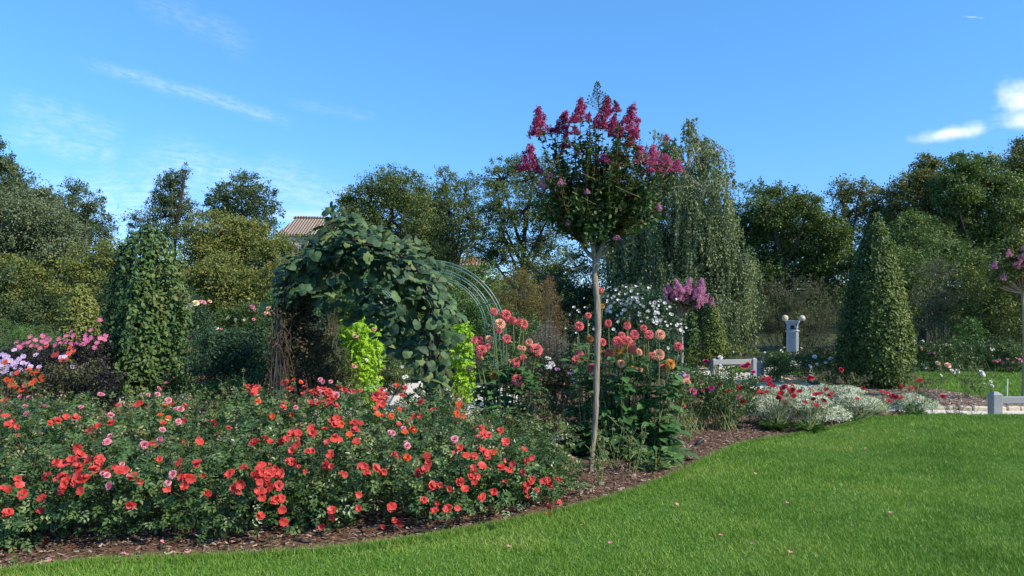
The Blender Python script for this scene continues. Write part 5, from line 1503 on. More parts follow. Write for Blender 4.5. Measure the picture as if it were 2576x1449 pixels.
C_, P2, A_, B_ = "b_coral", "b_peach", "b_amber", "b_brown"
H1 = [(524, 380, C_, 26), (625, 413, C_, 37), (678, 455, C_, 27), (574, 485, P2, 36), (740, 466, C_, 26), (775, 487, C_, 30), (567, 542, C_, 22), (355, 622, C_, 24), (398, 620, C_, 28), (410, 655, C_, 24), (482, 612, P2, 26), (470, 674, C_, 23), (417, 710, C_, 37), (395, 782, P2, 32),
      (316, 860, P2, 22), (632, 610, C_, 28), (655, 645, P2, 22), (822, 640, P2, 25), (742, 685, P2, 16), (775, 690, P2, 18), (882, 705, C_, 42), (845, 740, P2, 20), (770, 772, C_, 25), (710, 808, C_, 28), (695, 862, P2, 22), (522, 920, A_, 28), (722, 955, C_, 36), (660, 797, P2, 12), (715, 840, C_, 22)]
H2 = [(1430, 200, C_, 20), (1437, 335, A_, 18), (1322, 413, C_, 22), (1245, 503, C_, 32), (1492, 478, C_, 24), (1650, 500, C_, 26), (1790, 518, C_, 23), (1713, 575, C_, 31), (1835, 575, C_, 30), (1930, 575, P2, 34), (1605, 580, C_, 24), (1570, 635, C_, 35), (1612, 622, C_, 26), (1662, 622, C_, 26), (1690, 652, C_, 24), (1440, 640, C_, 27), (1335, 612, B_, 25),
      (1640, 690, A_, 30), (1695, 695, C_, 26), (1570, 725, A_, 36), (1495, 718, C_, 22), (1490, 765, C_, 23), (1447, 732, A_, 20), (1250, 740, C_, 28), (1222, 790, C_, 30), (1285, 780, C_, 26), (1357, 855, C_, 30), (1365, 925, P2, 26), (1600, 820, P2, 28), (1505, 843, A_, 20), (1478, 815, P2, 22), (1695, 868, A_, 25), (1750, 872, P2, 26), (1860, 750, C_, 22), (1917, 745, P2, 38), (1950, 855, C_, 28), (2013, 825, A_, 35),
      (2085, 672, C_, 28), (2150, 985, P2, 31), (1660, 460, B_, 10), (1460, 1090, B_, 26), (1355, 990, B_, 22), (1750, 722, P2, 24), (1810, 925, B_, 14), (1605, 1000, B_, 10)]
dahlia_clump("left clump of coral ball dahlias between the leafy arch and the slim standard", (W(1275, 0, 9.6)[0], 9.6), .3, [(z7(x, y), k, s) for x, y, k, s in H1], 330, 31, (.05, 1.3), 12, .45)
d2 = [h for h in H2 if h[0] < 1480]; d3 = [h for h in H2 if 1480 <= h[0] < 1760]; d4 = [h for h in H2 if h[0] >= 1760]
dahlia_clump("coral ball dahlias right behind the slim standard's trunk", (W(1480, 0, 9.1)[0], 9.1), .25, [(z7(x, y), k, s) for x, y, k, s in d2], 190, 32, (.05, 1.3), 6, .3)
dahlia_clump("tall clump of coral and amber ball dahlias just right of the slim standard", (W(1570, 0, 8.9)[0], 8.9), .25, [(z7(x, y), k, s) for x, y, k, s in d3], 230, 33, (.05, 1.25), 8, .3)
dahlia_clump("rightmost ball dahlias, with one big peach head leaning out to the right", (W(1640, 0, 8.8)[0], 8.8), .25, [(z7(x, y), k, s) for x, y, k, s in d4], 200, 34, (.05, 1.15), 8, .3)


def dark_dahlias(label, px, d, mat, flowers, size, zcv=z5):
    r = shrub("dahlia_plant", label, "dahlia", px, d, mat, .05, cover=3.0, Ts=T_TUFT, group="single dahlias in the left corner", jit=.15)
    for x, y, k in flowers: bloom_on(r, root_lobes[r.name], *zcv(x, y), k, size * .66 / F * d / .9, face=1.7)
    return r
PK = [(x, y, "d_pink") for x, y in pts("845,350 770,435 615,440 725,480 360,485 260,490 145,540 205,548 245,538 310,570 360,530 385,540 430,520 500,510 515,545 560,485 560,530 625,480 650,520 655,545 690,555 725,510 715,550 770,500 845,500 880,510 890,480 800,580 180,580 165,575 270,565 340,590 470,560 600,555 740,530 400,505 300,520 820,540")] + [(390, 570, "d_red"), (590, 580, "d_red"), (620, 605, "d_red"), (580, 630, "d_red")]
LI = [(x, y, "d_lilac") for x, y in pts("45,650 20,640 120,605 195,655 305,645 90,690 140,700 190,710 65,735 130,740 210,770 170,760 100,800 30,780 40,690 330,745 260,740 10,700 70,660 160,680 110,720 230,720 20,740 60,770 540,660 610,740 510,665")]
OR = [(455, 650, "d_red"), (485, 640, "d_red"), (520, 690, "d_orange"), (560, 690, "d_orange"), (45, 705, "d_orange"), (145, 795, "d_red"), (315, 780, "d_orange"), (280, 800, "d_orange"), (240, 770, "d_red"), (100, 860, "d_orange"), (90, 895, "d_orange"), (130, 905, "d_orange"), (215, 895, "d_red"), (270, 880, "d_orange"), (235, 940, "d_orange"), (160, 950, "d_orange"), (370, 840, "d_orange"), (300, 860, "d_orange"), (350, 830, "d_orange"), (60, 850, "d_orange"), (190, 930, "d_orange")]
dark_dahlias("dark-leaved dahlia crowded with pink flowers left of the vine column", [(180, 915, 62, 50), (100, 920, 60, 46), (236, 900, 42, 64), (225, 950, 60, 60)], 12.6, "purple", PK, 18)
dark_dahlias("dark-leaved dahlia with pale lilac flowers at the left edge", [(30, 930, 60, 50), (90, 940, 50, 44), (-20, 930, 50, 50)], 11.6, "purple", LI, 19)
dark_dahlias("dahlia with orange and red flowers low at the left edge", [(40, 975, 60, 42), (100, 975, 50, 40), (150, 960, 40, 44), (230, 950, 40, 40)], 10.8, "rose_red", OR, 20)
shrub("smoke_bush", "very dark purple-leaved bush left of the vine column's foot", "shrub", [(205, 985, 46, 60), (250, 975, 40, 60), (170, 1000, 40, 40)], 11.0, "purple", .05, cover=3.4)


# ------------------------------------------------------------------ shrubs and roses of the middle beds
MB_ = "rose shrubs in the middle beds"
def mroses(name, label, px, d, mat, flowers=(), leaf=.05, size=14, group=MB_, cat="rose bush", **k):
    r = shrub(name, label, cat, px, d, mat, leaf, group=group, Ts=T_TUFT, **k)
    for (px_, py_), key, s in flowers: bloom_on(r, root_lobes[r.name], px_, py_, key, s * .78 / F * d / .92)
    return r
mroses("rose_bush", "dark blue-green rose bush between the vine column and the leafy arch", [(560, 880, 80, 70), (640, 890, 70, 70), (520, 940, 60, 60), (620, 950, 90, 60)], 12.4, "rose_dark",
       [(z5(2240, 615), "cream", 10), (z5(1635, 585), "orange", 9)], .05)
mroses("hydrangea_bush", "brighter green low bush at the foot of the dark rose bush by the arch leg", [(600, 985, 60, 34), (660, 975, 40, 40), (540, 1000, 50, 34)], 11.2, "rose_mid", (), .06, cat="shrub", group=None)
mroses("rose_bush", "mixed pale rose bush behind, with pink and cream blooms beside the far green arch", [(560, 830, 60, 50), (640, 810, 60, 46), (600, 870, 90, 50)], 17.5, "rose_mid",
       [(z5(x, y), k, s) for x, y, k, s in ((2135, 235, "pink", 14), (1995, 345, "white", 10), (1830, 415, "white", 14), (2145, 340, "pink", 10), (1925, 330, "cream", 9), (1950, 315, "cream", 8), (2105, 170, "cream", 8), (2285, 455, "orange", 9), (1715, 465, "orange", 12), (1625, 480, "red", 9), (2065, 345, "cream", 8), (1870, 420, "pink", 8), (2110, 230, "pink", 9), (2150, 255, "pink", 9))], .055)
mroses("climbing_rose", "rose with creamy yellow and pink blooms on thin stems by the far green arch", [(490, 800, 34, 50), (510, 840, 34, 46)], 16.5, "rose_dark",
       [(z5(x, y), k, s) for x, y, k, s in ((1655, 205, "cream", 20), (1605, 230, "white", 16), (1590, 242, "cream", 11), (1715, 200, "pink", 15), (1690, 195, "pink", 12), (1770, 190, "peach", 11), (1730, 210, "pink", 10))], .05, group=None)
mroses("rose_bush", "rose with a tight cluster of peach blooms next to the leafy arch's twiggy leg", [(690, 840, 30, 60), (670, 880, 40, 50)], 14.5, "rose_mid",
       [(z2(x, y), "peach", s) for x, y, s in ((125, 1110, 16), (105, 1150, 14), (180, 1145, 18), (212, 1140, 16), (165, 1130, 14), (235, 1180, 12), (140, 1155, 13), (195, 1155, 14))], .05)
mroses("acer_sapling", "small bright green leafy sapling beside the leafy arch's twiggy leg", [(700, 760, 18, 34), (690, 745, 14, 20)], 15.5, "bright", (), .06, cat="sapling", group=None)
mroses("rose_bush", "dark rose bush inside the leafy arch, with scattered pale pink blooms", [(800, 900, 60, 70), (840, 940, 50, 60), (770, 950, 50, 50), (790, 850, 50, 50)], 12.2, "rose_red",
       [(z2(x, y), k, s) for x, y, k, s in ((920, 1035, "pink", 13), (1010, 1285, "pink", 14), (850, 1345, "pink", 15), (1070, 1065, "white", 13), (1100, 1095, "white", 8))] + [(z6(840, 95), "pink", 15), (z6(640, 42), "cream", 10), (z6(945, 40), "white", 10)], .05)
mroses("rose_bush", "dark green rose bush framed in the middle of the leafy arch", [(1000, 900, 46, 76), (980, 950, 40, 40), (1020, 850, 40, 50)], 15.5, "rose",
       [(z6(x, y), k, s) for x, y, k, s in ((1265, 180, "white", 12), (1285, 175, "white", 12), (1110, 105, "cream", 9), (1250, 95, "white", 8), (1400, 230, "white", 12), (1430, 240, "white", 12), (1460, 235, "white", 9))], .05)
mroses("rose_bush", "low rose bush with white and red blooms beside the gravel under the arch", [(1140, 1015, 34, 20), (1110, 1030, 30, 16)], 12.0, "rose_mid",
       [(z6(x, y), k, s) for x, y, k, s in ((1620, 340, "crimsonrose", 11), (1660, 350, "white", 11), (1700, 345, "crimsonrose", 11), (1690, 375, "white", 11), (1730, 375, "white", 11), (1720, 355, "crimsonrose", 9), (1650, 365, "crimsonrose", 9), (1745, 395, "pink", 10))], .04)
mroses("rose_bush", "reddish-leaved rose bush with white and lilac clusters behind the left dahlias", [(1390, 950, 50, 40), (1350, 940, 40, 40), (1430, 965, 34, 40)], 12.6, "rose_red",
       [(z7(x, y), k, s) for x, y, k, s in ((985, 785, "white", 16), (970, 780, "white", 12), (1010, 825, "white", 17), (1025, 835, "white", 14), (975, 850, "white", 16), (1000, 850, "white", 14), (1180, 885, "lilacrose", 10), (1185, 920, "lilacrose", 14), (1160, 910, "lilacrose", 10), (1070, 870, "pink", 9), (920, 955, "pink", 9), (1210, 985, "lilacrose", 11), (1170, 670, "pink", 11), (1050, 870, "lilacrose", 9))], .05)
mroses("salvia_bush", "low dusky bush between the dahlia clumps, dark and thin", [(1400, 1060, 70, 60), (1350, 1050, 50, 60), (1440, 1110, 40, 40), (1380, 1120, 50, 30)], 8.9, "rose_red", (), .045, cat="shrub", group=None, cover=1.9, nst=22)
# white flower drooping near the standard's foot
r = thing("white_flower_plant", "single drooping white flower on a stalk left of the standard's foot", "flower", (*gp(1405, 1150)[:2], 0))
sm = MB(); p = W(1409, 1098, WL[r.name][1]); tube(sm, smooth_path([WL[r.name] - [0, 0, .02], p + [-.04, .02, .10], p + [0, 0, .04]], 8), .004, 4); sm.build("stem", M["stem"], r)
put(FL["hib"][0], "flower", r, p, (.2, -.6, -.55), .10)

# grey-lilac sage: upright spikes
def sage():
    d = 13.6; root = thing("russian_sage", "silvery grey sage with upright lilac spikes behind the left dahlias", "perennial", (W(1378, 0, d)[0], d, 0))
    sm, fm = MB(), MB()
    for k in range(230):
        px = random.gauss(1376, 30); top = 795 + abs(px - 1376) * .9 + random.uniform(0, 50)
        e = W(px, top, d + random.uniform(-.3, .3)); b = np.array([WL[root.name][0] + (e[0] - WL[root.name][0]) * .4, e[1], -.02])
        P = curve(b, e, [0, 0, .1], 7); tube(sm, P, np.linspace(.004, .002, 7), 3)
        m = 26; s = rng.uniform(.35, 1, m)
        q = np.stack([np.interp(s, np.linspace(0, 1, 7), P[:, i]) for i in range(3)], 1)
        scatter(fm, T_NARROW, q, rdir(m) + [0, 0, .5], rdir(m), .05 * rng.uniform(.6, 1.2, m) * (1.2 - .5 * s), np.clip(s * .8 + rng.normal(size=m) * .15, 0, 1))
    sm.build("stems", M["twig"], root); fm.build("foliage", M["sage"], root)
sage()

# white hibiscus
def hibiscus():
    d = 12.4
    r = shrub("hibiscus_bush", "tall dark bush studded with white hibiscus flowers behind the right dahlias", "shrub", [(1590, 790, 90, 60), (1520, 830, 70, 60), (1660, 830, 50, 70), (1590, 890, 120, 70), (1480, 880, 50, 60), (1610, 745, 50, 26)], d, "rose_dark", .055, cover=2.6, nst=8)
    fl = pts("1295,270 1495,255 1490,290 1650,180 1725,175 1830,190 1560,200 1600,225 1650,230 1690,210 1745,235 1775,265 1730,265 1840,300 1690,300 1770,320 1720,330 1670,270 1620,285 1580,290 1550,310 1520,330 1510,385 1490,380 1575,415 1830,375 1810,380 1860,340 1905,330 1920,295 1880,400 1925,445 1930,470 1865,465 1820,435 1800,470 1770,465 2010,350 2030,410 2015,405 1985,500 2070,490 2095,490 2140,515 2120,550 2090,540 2060,500 1940,500 1990,690 1140,525 1240,375 1255,390 1175,410 1225,565 1330,490 1540,540 1365,535 1300,350 1210,350 1585,240 1460,260 1700,260 1745,300 1640,330 1900,360 1950,420 1540,265 1605,320 1655,295 1880,300")
    fl = fl + [(random.gauss(1640, 170), random.gauss(330, 75)) for _ in range(34)] + [(random.gauss(1950, 90), random.gauss(450, 60)) for _ in range(14)]
    for x, y in fl: bloom_on(r, root_lobes[r.name], *z7(x, y), "hib", random.uniform(6.5, 12) / F * d)
hibiscus()

# pink and magenta roses at the right of the dahlias
MG = [(585, 535, "magenta", 22), (615, 517, "crimsonrose", 15), (660, 575, "magenta", 18), (285, 640, "magenta", 14), (360, 645, "magenta", 15), (228, 700, "magenta", 22), (215, 712, "magenta", 16), (360, 685, "magenta", 20), (425, 470, "white", 16), (160, 800, "crimsonrose", 14), (480, 700, "crimsonrose", 13), (550, 740, "magenta", 15), (545, 665, "crimsonrose", 16), (585, 775, "crimsonrose", 18), (560, 685, "crimsonrose", 14), (400, 575, "pink", 12), (432, 530, "white", 12), (330, 495, "magenta", 16),
      (315, 497, "magenta", 13), (135, 590, "lilacrose", 24), (160, 583, "lilacrose", 18), (185, 603, "pink", 18), (120, 650, "magenta", 16), (105, 690, "peach", 14), (750, 705, "crimsonrose", 12), (90, 585, "white", 13), (420, 650, "crimsonrose", 10), (300, 700, "magenta", 10)]
RB = "pink rose bushes beyond the dahlias"
mg = [dict(px=[(1720, 960, 46, 40), (1750, 1000, 50, 50), (1705, 1020, 40, 40)], d=10.9, lab="rose bush with lilac-pink and magenta blooms right beside the dahlias"),
      dict(px=[(1820, 985, 50, 56), (1800, 1030, 60, 36), (1850, 1020, 44, 40)], d=11.1, lab="rose bush with magenta blooms in front of the white flower mound's left end"),
      dict(px=[(1770, 955, 50, 30), (1850, 968, 50, 28), (1900, 972, 36, 26)], d=12.6, lab="rose bush with scattered pink blooms below the far knee-rail")]
allm = []
for q in mg:
    r = shrub("rose_bush", q["lab"], "rose bush", q["px"], q["d"], "rose", .045, cover=2.2, group=RB, nst=16, stems="stem"); allm.append(r)
for x, y, k, s in MG:
    px, py = z8(x, y)
    bi = min(range(3), key=lambda i: min((px - l[0]) ** 2 / l[2] ** 2 + (py - l[1]) ** 2 / l[3] ** 2 for l in mg[i]["px"]))
    bloom_on(allm[bi], root_lobes[allm[bi].name], px, py, k, s * .74 / F * mg[bi]["d"] / .9)


def twiggy(label, px, py, h, d=None, n=9, leaves=60, mat="rose", flowers=(), wid=.28, group="thin bare-stemmed roses", leaf=.05, stem="stem"):
    b = gp(px, py) if d is None else np.array([W(px, 0, d)[0], d, 0])
    root = thing("rose_bush", label, "rose bush", b, group)
    sm, fm = MB(), MB()
    for k in range(n):
        a = random.random() * 6.28; e = b + np.array([math.cos(a) * wid * random.uniform(.3, 1), math.sin(a) * wid * random.uniform(.3, 1), h * random.uniform(.55, 1.05)])
        P = curve(b + [random.gauss(0, .02), random.gauss(0, .02), -.02], e, [(e[0] - b[0]) * .2 + random.gauss(0, .03), 0, .03], 8); tube(sm, P, np.linspace(.0042, .0018, 8), 4, random.random() * .6)
        for j in range(2):
            i = random.randint(3, 6); q = P[i] + rng.normal(size=3) * [.09, .09, .04] + [0, 0, .12]; tube(sm, curve(P[i], q, [0, 0, 0], 4), .0022, 3, random.random())
            m = int(leaves / n / 3) + 1
            scatter(fm, T_ROSE, P[i] + (q - P[i]) * rng.random(m)[:, None], rdir(m), rdir(m) * .5 + [0, -.3, .8], leaf * 1.4 * rng.uniform(.7, 1.1, m), rng.random(m))
        m = int(leaves / n / 2) + 1; s = rng.uniform(.3, 1, m)
        q = np.stack([np.interp(s, np.linspace(0, 1, 8), P[:, i]) for i in range(3)], 1)
        scatter(fm, T_ROSE, q, rdir(m), rdir(m) * .5 + [0, -.3, .8], leaf * 1.4 * rng.uniform(.7, 1.1, m), rng.random(m))
    sm.build("stems", M[stem], root); fm.build("leaves", M[mat], root)
    for (qx, qy), key, s in flowers:
        p = W(qx, qy, b[1] + random.uniform(-.15, .05)); put(pick(key), "flower", root, p, (random.gauss(0, .3), -.6, .6), s * .8 / F * b[1] / .9)
        tube_m = MB(); tube(tube_m, curve(b + [0, 0, h * .3], p - [0, 0, .02], [0, 0, 0], 5), .0025, 4); tube_m.build("flower_stalk", M[stem], root)
    return root
twiggy("thin bare-stemmed rose at the slim standard's foot", 1512, 1212, .40, n=6, leaves=22, wid=.18)
twiggy("thin green-stemmed rose right of the slim standard, in front of the dahlias", 1590, 1194, .55, n=6, leaves=46, wid=.24)
twiggy("bushy low rose under the rightmost dahlias", 1545, 1180, .5, n=10, leaves=120, wid=.3)
twiggy("thin rose with pale bare stems on the mulch below the magenta roses", 1735, 1108, .48, n=10, leaves=26, wid=.3)
twiggy("thin rose on the mulch left of the gerberas", 1845, 1080, .42, n=9, leaves=70, wid=.3)
twiggy("reddish twiggy rose alone at the lawn's crest near the path", 2403, 1046, .42, d=11.05, n=9, leaves=34, mat="rose_red", wid=.22, stem="redstem", flowers=[(z8(2000, 740), "crimsonrose", 15)])
twiggy("leafless rose twigs on the lawn's crest left of the grey post", 2450, 1046, .26, d=11.1, n=4, leaves=4, wid=.16, stem="redstem")
for px, py, h, fl, lab in ((2290, 985, .75, [(1988, 592, "white", 9), (1965, 505, "peach", 13)], "thin rose just right of the hornbeam pyramid"), (2365, 992, .75, [(2065, 560, "white", 14), (2105, 562, "white", 13), (2035, 520, "peach", 18), (2080, 565, "white", 12)], "thin rose with white and peach blooms on the dry bark bed"),
                           (2430, 1000, .85, [(2275, 570, "white", 16), (2285, 585, "white", 13), (2262, 575, "white", 12)], "thin rose with a white bloom cluster nearest the back lawn"), (2470, 1003, .55, [(2340, 635, "white", 9), (2350, 667, "white", 12), (2300, 655, "cream", 9)], "low thin rose with small white blooms left of the white stake"),
                           (2320, 1006, .5, [], "reddish low rose on the dry bark bed"), (2080, 978, .45, [(1265, 655, "crimsonrose", 13), (1060, 607, "crimsonrose", 15), (1075, 610, "crimsonrose", 12)], "reddish rose left on the bark bed before the hornbeam pyramid"), (2140, 985, .42, [(1280, 550, "crimsonrose", 15), (1435, 682, "crimsonrose", 14)], "reddish rose at the hornbeam pyramid's foot")):
    twiggy(lab, px, py, h, n=12, leaves=90 if "reddish" not in lab else 110, mat="rose_mid" if "reddish" not in lab else "rose_red", wid=.42, flowers=[(z8(x, y), k, s) for x, y, k, s in fl], leaf=.06)

# hosta-like lime leaves at the right dahlias' foot
r = thing("basal_leaves", "clump of yellow-green broad leaves at the right foot of the dahlias", "plant", gp(1650, 1180))
fm = MB(); b = WL[r.name]
m = 85; a = rng.random(m) * 6.28; rr_ = .20 * rng.random(m) ** .6
q = b + np.stack([np.cos(a) * rr_, np.sin(a) * rr_, .03 + .18 * rng.random(m)], 1)
scatter(fm, T_OVAL, q, np.stack([np.cos(a), np.sin(a), rng.normal(size=m) * .3], 1), rdir(m) * .4 + [0, -.5, .9], .11 * rng.uniform(.6, 1.2, m), rng.random(m))
fm.build("leaves", M["bright"], r)
sm = MB()
for i in range(0, m, 3): tube(sm, [b - [0, 0, .02], q[i]], .004, 4)
sm.build("stems", M["stem"], r)


# ------------------------------------------------------------------ white cloud of small flowers and the gerberas
def frost(label, px, d):
    r = shrub("white_spurge", label, "bedding plant", px, d, "frost", .035, cover=2.0, Ts=T_FINE, group="airy white bedding plants", nst=14, stems="stem", jit=.1, zmin=.0)
    lob = root_lobes[r.name]; fm = MB()
    for l in lob:
        c, rr = np.array(l[:3]), np.array(l[3:]); m = int(4200 * l[3] * l[5] / .10)
        D = rdir(m); D[:, 2] = np.abs(D[:, 2]) * 1.1 - .35
        p = c + D * rr * rng.uniform(.82, 1.06, (m, 1)) * (1 + .12 * (vnoise(D[:, 0] * 3, D[:, 2] * 3, .6, int(abs(c[0] * 7)) % 50)[:, None] - .5) * 2)
        q = p[:, 2] > float(G(c[0], c[1])) + .05
        scatter(fm, T_LEAF, p[q], rdir(q.sum()), D[q] + rng.normal(size=(q.sum(), 3)) * .5, .0235 * rng.uniform(.6, 1.3, q.sum()), rng.random(q.sum()))
    fm.build("flowers", M["frost_flower"], r)
    return r
frost("airy mound of tiny white flowers at the front, behind the dark gerberas", [(2075, 1040, 62, 36), (2030, 1010, 60, 30), (2110, 1050, 36, 30)], 11.0)
frost("airy mound of tiny white flowers at the left end of the white drift", [(1935, 1020, 60, 34), (1900, 1040, 30, 26), (1980, 1040, 46, 30)], 11.5)
frost("airy mound of tiny white flowers at the right end of the white drift", [(2170, 1018, 56, 32), (2205, 1028, 30, 24), (2140, 1010, 40, 26)], 11.9)
frost("airy mound of tiny white flowers thinning towards the gravel path behind", [(1990, 985, 60, 24), (2070, 985, 50, 22), (2120, 985, 50, 20)], 12.9)
frost("small separate mound of tiny white flowers beside the lawn's crest", [(2260, 1022, 26, 24), (2325, 1020, 36, 24), (2290, 1005, 40, 20)], 11.5)


def gerbera(label, base, heads, nl=22, L=.20):
    b = base
    root = thing("gerbera_plant", label, "gerbera", b, "dark red gerberas along the bed's edge")
    fm, sm = MB(), MB()
    m = nl; a = np.arange(m) * 2.4 + rng.normal(size=m) * .2
    for i in range(m):
        e = .25 + .5 * (i / m); o = np.array([math.cos(a[i]) * math.cos(e), math.sin(a[i]) * math.cos(e), math.sin(e)])
        for j in range(4):              # lobed leaf: overlapping ovals along the rib
            c = b + o * L * (.15 + .22 * j) - [0, 0, .10 * L * (j * .35) ** 2]
            sd_ = np.array([-o[1], o[0], 0])
            for s in (-1, 1): scatter(fm, T_LEAF, [c], [o * .8 + sd_ * s * .75 + [0, 0, -.12]], [np.array([-o[0] * .5, -o[1] * .5, 1])], L * .30 * (1.1 - .12 * j), .2 + .6 * random.random())
        scatter(fm, T_LEAF, [b + o * L * .6], [o + [0, 0, -.3]], [np.array([-o[0] * .5, -o[1] * .5, 1])], L * .42, random.random())
    for (px, py), s, dk in heads:
        d = b[1] + random.uniform(-.12, .18); p = W(px, py, d)
        P = curve(b + rng.normal(size=3) * [.04, .04, 0] + [0, 0, .0], p, [(p[0] - b[0]) * .1, 0, .02], 8); tube(sm, P, .0035, 5, .3)
        put(pick("gerbera"), "flower", root, p, (random.gauss(.1, .4), -.45, .8), s * .72 / F * d)
    sm.build("flower_stalks", M["stem"], root); fm.build("leaves", M["bright"], root)
GB = [(725, 617), (765, 612), (775, 650), (800, 668), (885, 670), (930, 658), (855, 717), (935, 700), (985, 703), (945, 738), (850, 745), (845, 767), (885, 785), (710, 715), (905, 690), (870, 680), (760, 625), (925, 712), (840, 752)]
GC = [(1025, 780), (1085, 760), (1105, 800), (1155, 768), (1195, 738), (1210, 717), (1135, 717), (1175, 692), (1100, 725), (1062, 690), (1160, 775)]
GD = [(1395, 755), (1495, 740), (1565, 703), (1600, 712), (1640, 738), (1665, 747), (1710, 745), (1620, 772), (1575, 705), (1625, 725), (1685, 748)]
GE = [(1710, 670), (1810, 755), (1835, 627), (1780, 680), (1700, 672)]
gerbera("gerbera with a leafy rosette and many dark red flowers in front of the white drift", gp(1950, 1082), [(z8(*q), random.uniform(20, 29), 0) for q in GB], 30, .26)
gerbera("gerbera with dark red flowers leaning right, second rosette in front of the white drift", gp(2035, 1086), [(z8(*q), random.uniform(16, 26), 0) for q in GC], 28, .26)
gerbera("gerbera with small rosette at the white drift's right end, flowers in a slanting row", gp(2150, 1060), [(z8(*q), random.uniform(15, 24), 0) for q in GD], 16, .2)
gerbera("gerbera with tall single red flowers on the lawn's crest", np.array([*W(2300, 0, 11.2)[:1], 11.2, float(G(W(2300, 0, 11.2)[0], 11.2))]), [(z8(*q), random.uniform(18, 24), 0) for q in GE], 14, .2)

# ------------------------------------------------------------------ far rose beds
FR = "far rose beds"
def frose(label, px, d, mat, fl, leaf=.06):
    r = shrub("rose_bush", label, "rose bush", px, d, mat, leaf, group=FR, cover=2.5, nst=9, stems="stem")
    for (x, y), k, s in fl: bloom_on(r, root_lobes[r.name], x, y, k, s * .72 / F * d / .9)
frose("rose bush with big white blooms between the far knee-rail and the hornbeam pyramid", [(2060, 915, 60, 34), (2000, 920, 40, 30), (2100, 930, 40, 40)], 18.6, "rose_mid", [(z8(x, y), "white", s) for x, y, s in ((1093, 460, 14), (1230, 488, 22), (1205, 475, 14), (1110, 510, 8), (1170, 500, 10), (1170, 565, 8), (1215, 380, 10), (1245, 492, 15), (1060, 520, 8))])
frose("rose bush with small white blooms growing through the far knee-rail", [(1960, 915, 40, 34), (1950, 925, 36, 24), (1960, 912, 30, 14)], 19.2, "rose_mid", [(z8(x, y), "white", s) for x, y, s in ((858, 422, 11), (745, 433, 10), (733, 470, 9), (930, 440, 8), (790, 455, 7))])
frose("rust-leaved rose bush in front of the lamp pillar", [(1985, 903, 40, 15), (2040, 898, 50, 18), (1945, 900, 40, 14), (2095, 890, 32, 28)], 22.3, "rose_red", [(z8(1000, 400), "cream", 7), (z8(880, 395), "cream", 7)])
frose("rose bush with yellowish leaves by the small clipped pyramid", [(1755, 900, 34, 26), (1830, 886, 30, 12), (1880, 884, 40, 10)], 23.2, "ygreen", [(z8(280, 378), "magenta", 12), (z8(305, 395), "magenta", 8), (z8(570, 440), "white", 8), (z8(515, 425), "white", 7)])
for i, (px, fl, lab) in enumerate(((2310, [(1800, 350, "white", 9), (1775, 355, "white", 8), (1860, 350, "white", 8), (1850, 400, "pink", 9), (1790, 400, "peach", 10), (1875, 535, "white", 10), (1815, 540, "white", 7)], "first bush of the far rose hedge, next to the hornbeam pyramid, with white blooms"),
                                   (2370, [(1910, 430, "pink", 9), (1940, 432, "pink", 9), (2020, 380, "pink", 6)], "second bush of the far rose hedge, pale pink blooms"), (2430, [(2110, 535, "pink", 8)], "third bush of the far rose hedge, nearly without blooms"),
                                   (2490, [(2340, 408, "white", 10), (2355, 405, "white", 9), (2380, 490, "pink", 11), (2400, 482, "pink", 10), (2360, 487, "pink", 9), (2330, 350, "white", 7)], "fourth bush of the far rose hedge, white and pink blooms above the white stake"),
                                   (2550, [(2470, 540, "pink", 12), (2430, 505, "pink", 10), (2460, 475, "pink", 8), (2550, 485, "pink", 12), (2415, 485, "pink", 8), (2520, 470, "pink", 7), (2500, 500, "pink", 8)], "last bush of the far rose hedge, pink blooms, at the right edge"))):
    frose(lab, [(px, 893, 40, 30), (px + 14, 912, 40, 24), (px - 16, 880, 24, 20)], 22.5 + random.uniform(-.4, .4), "rose" if i else "rose_mid", [(z8(x, y), k, s) for x, y, k, s in fl])

# ------------------------------------------------------------------ knee-rail fences, lamp pillar, stake, edging
def post(mb, x, y, z0, h, w, rz):
    box(mb, (x, y, z0 + (h - .03) / 2), (w, w, h - .03), rz, bev=.012)
    c, s = math.cos(rz), math.sin(rz); q = w / 2 - .012
    V = [(x + a * c - b * s, y + a * s + b * c, z0 + h - .031) for a, b in ((-q, -q), (q, -q), (q, q), (-q, q))]
    V += [(x + a * c - b * s, y + a * s + b * c, z0 + h) for a, b in ((-q * .45, -q * .45), (q * .45, -q * .45), (q * .45, q * .45), (-q * .45, q * .45))]
    mb.add(V, grid_faces(2, 4, True)); mb.add(V[4:], [(0, 1, 2, 3)])


def fence(label, posts, railz, rh, w=.145):
    root = thing("knee_rail_fence", label, "fence", (*posts[0], 0), "low grey knee-rail fences along the path")
    for i, (x, y) in enumerate(posts):
        j = min(i, len(posts) - 2); rz = math.atan2(posts[j + 1][1] - posts[j][1], posts[j + 1][0] - posts[j][0])
        mb = MB(); post(mb, x, y, -.03, .53, w, rz); mb.build("post", M["greywood"], root)
    for (x0, y0), (x1, y1) in zip(posts[:-1], posts[1:]):
        L = math.hypot(x1 - x0, y1 - y0) - w * .96; rz = math.atan2(y1 - y0, x1 - x0)
        mb = MB(); box(mb, ((x0 + x1) / 2, (y0 + y1) / 2, railz), (L, .05, rh), rz, bev=.008); mb.build("rail", M["greywood"], root)
dF = 11.35
fence("grey knee-rail fence nearest, starting at a post behind the lawn's right end", [(W(2503, 0, dF)[0], dF), (W(2503, 0, dF)[0] + 2.3, dF + .1), (W(2503, 0, dF)[0] + 4.6, dF + .4)], .372, .105, .147)
fence("far grey knee-rail fence left of the gap, in front of the birch", [(W(1796, 0, 20.6)[0], 20.6), (W(1896, 0, 21.0)[0], 21.0)], .40, .14, .14)
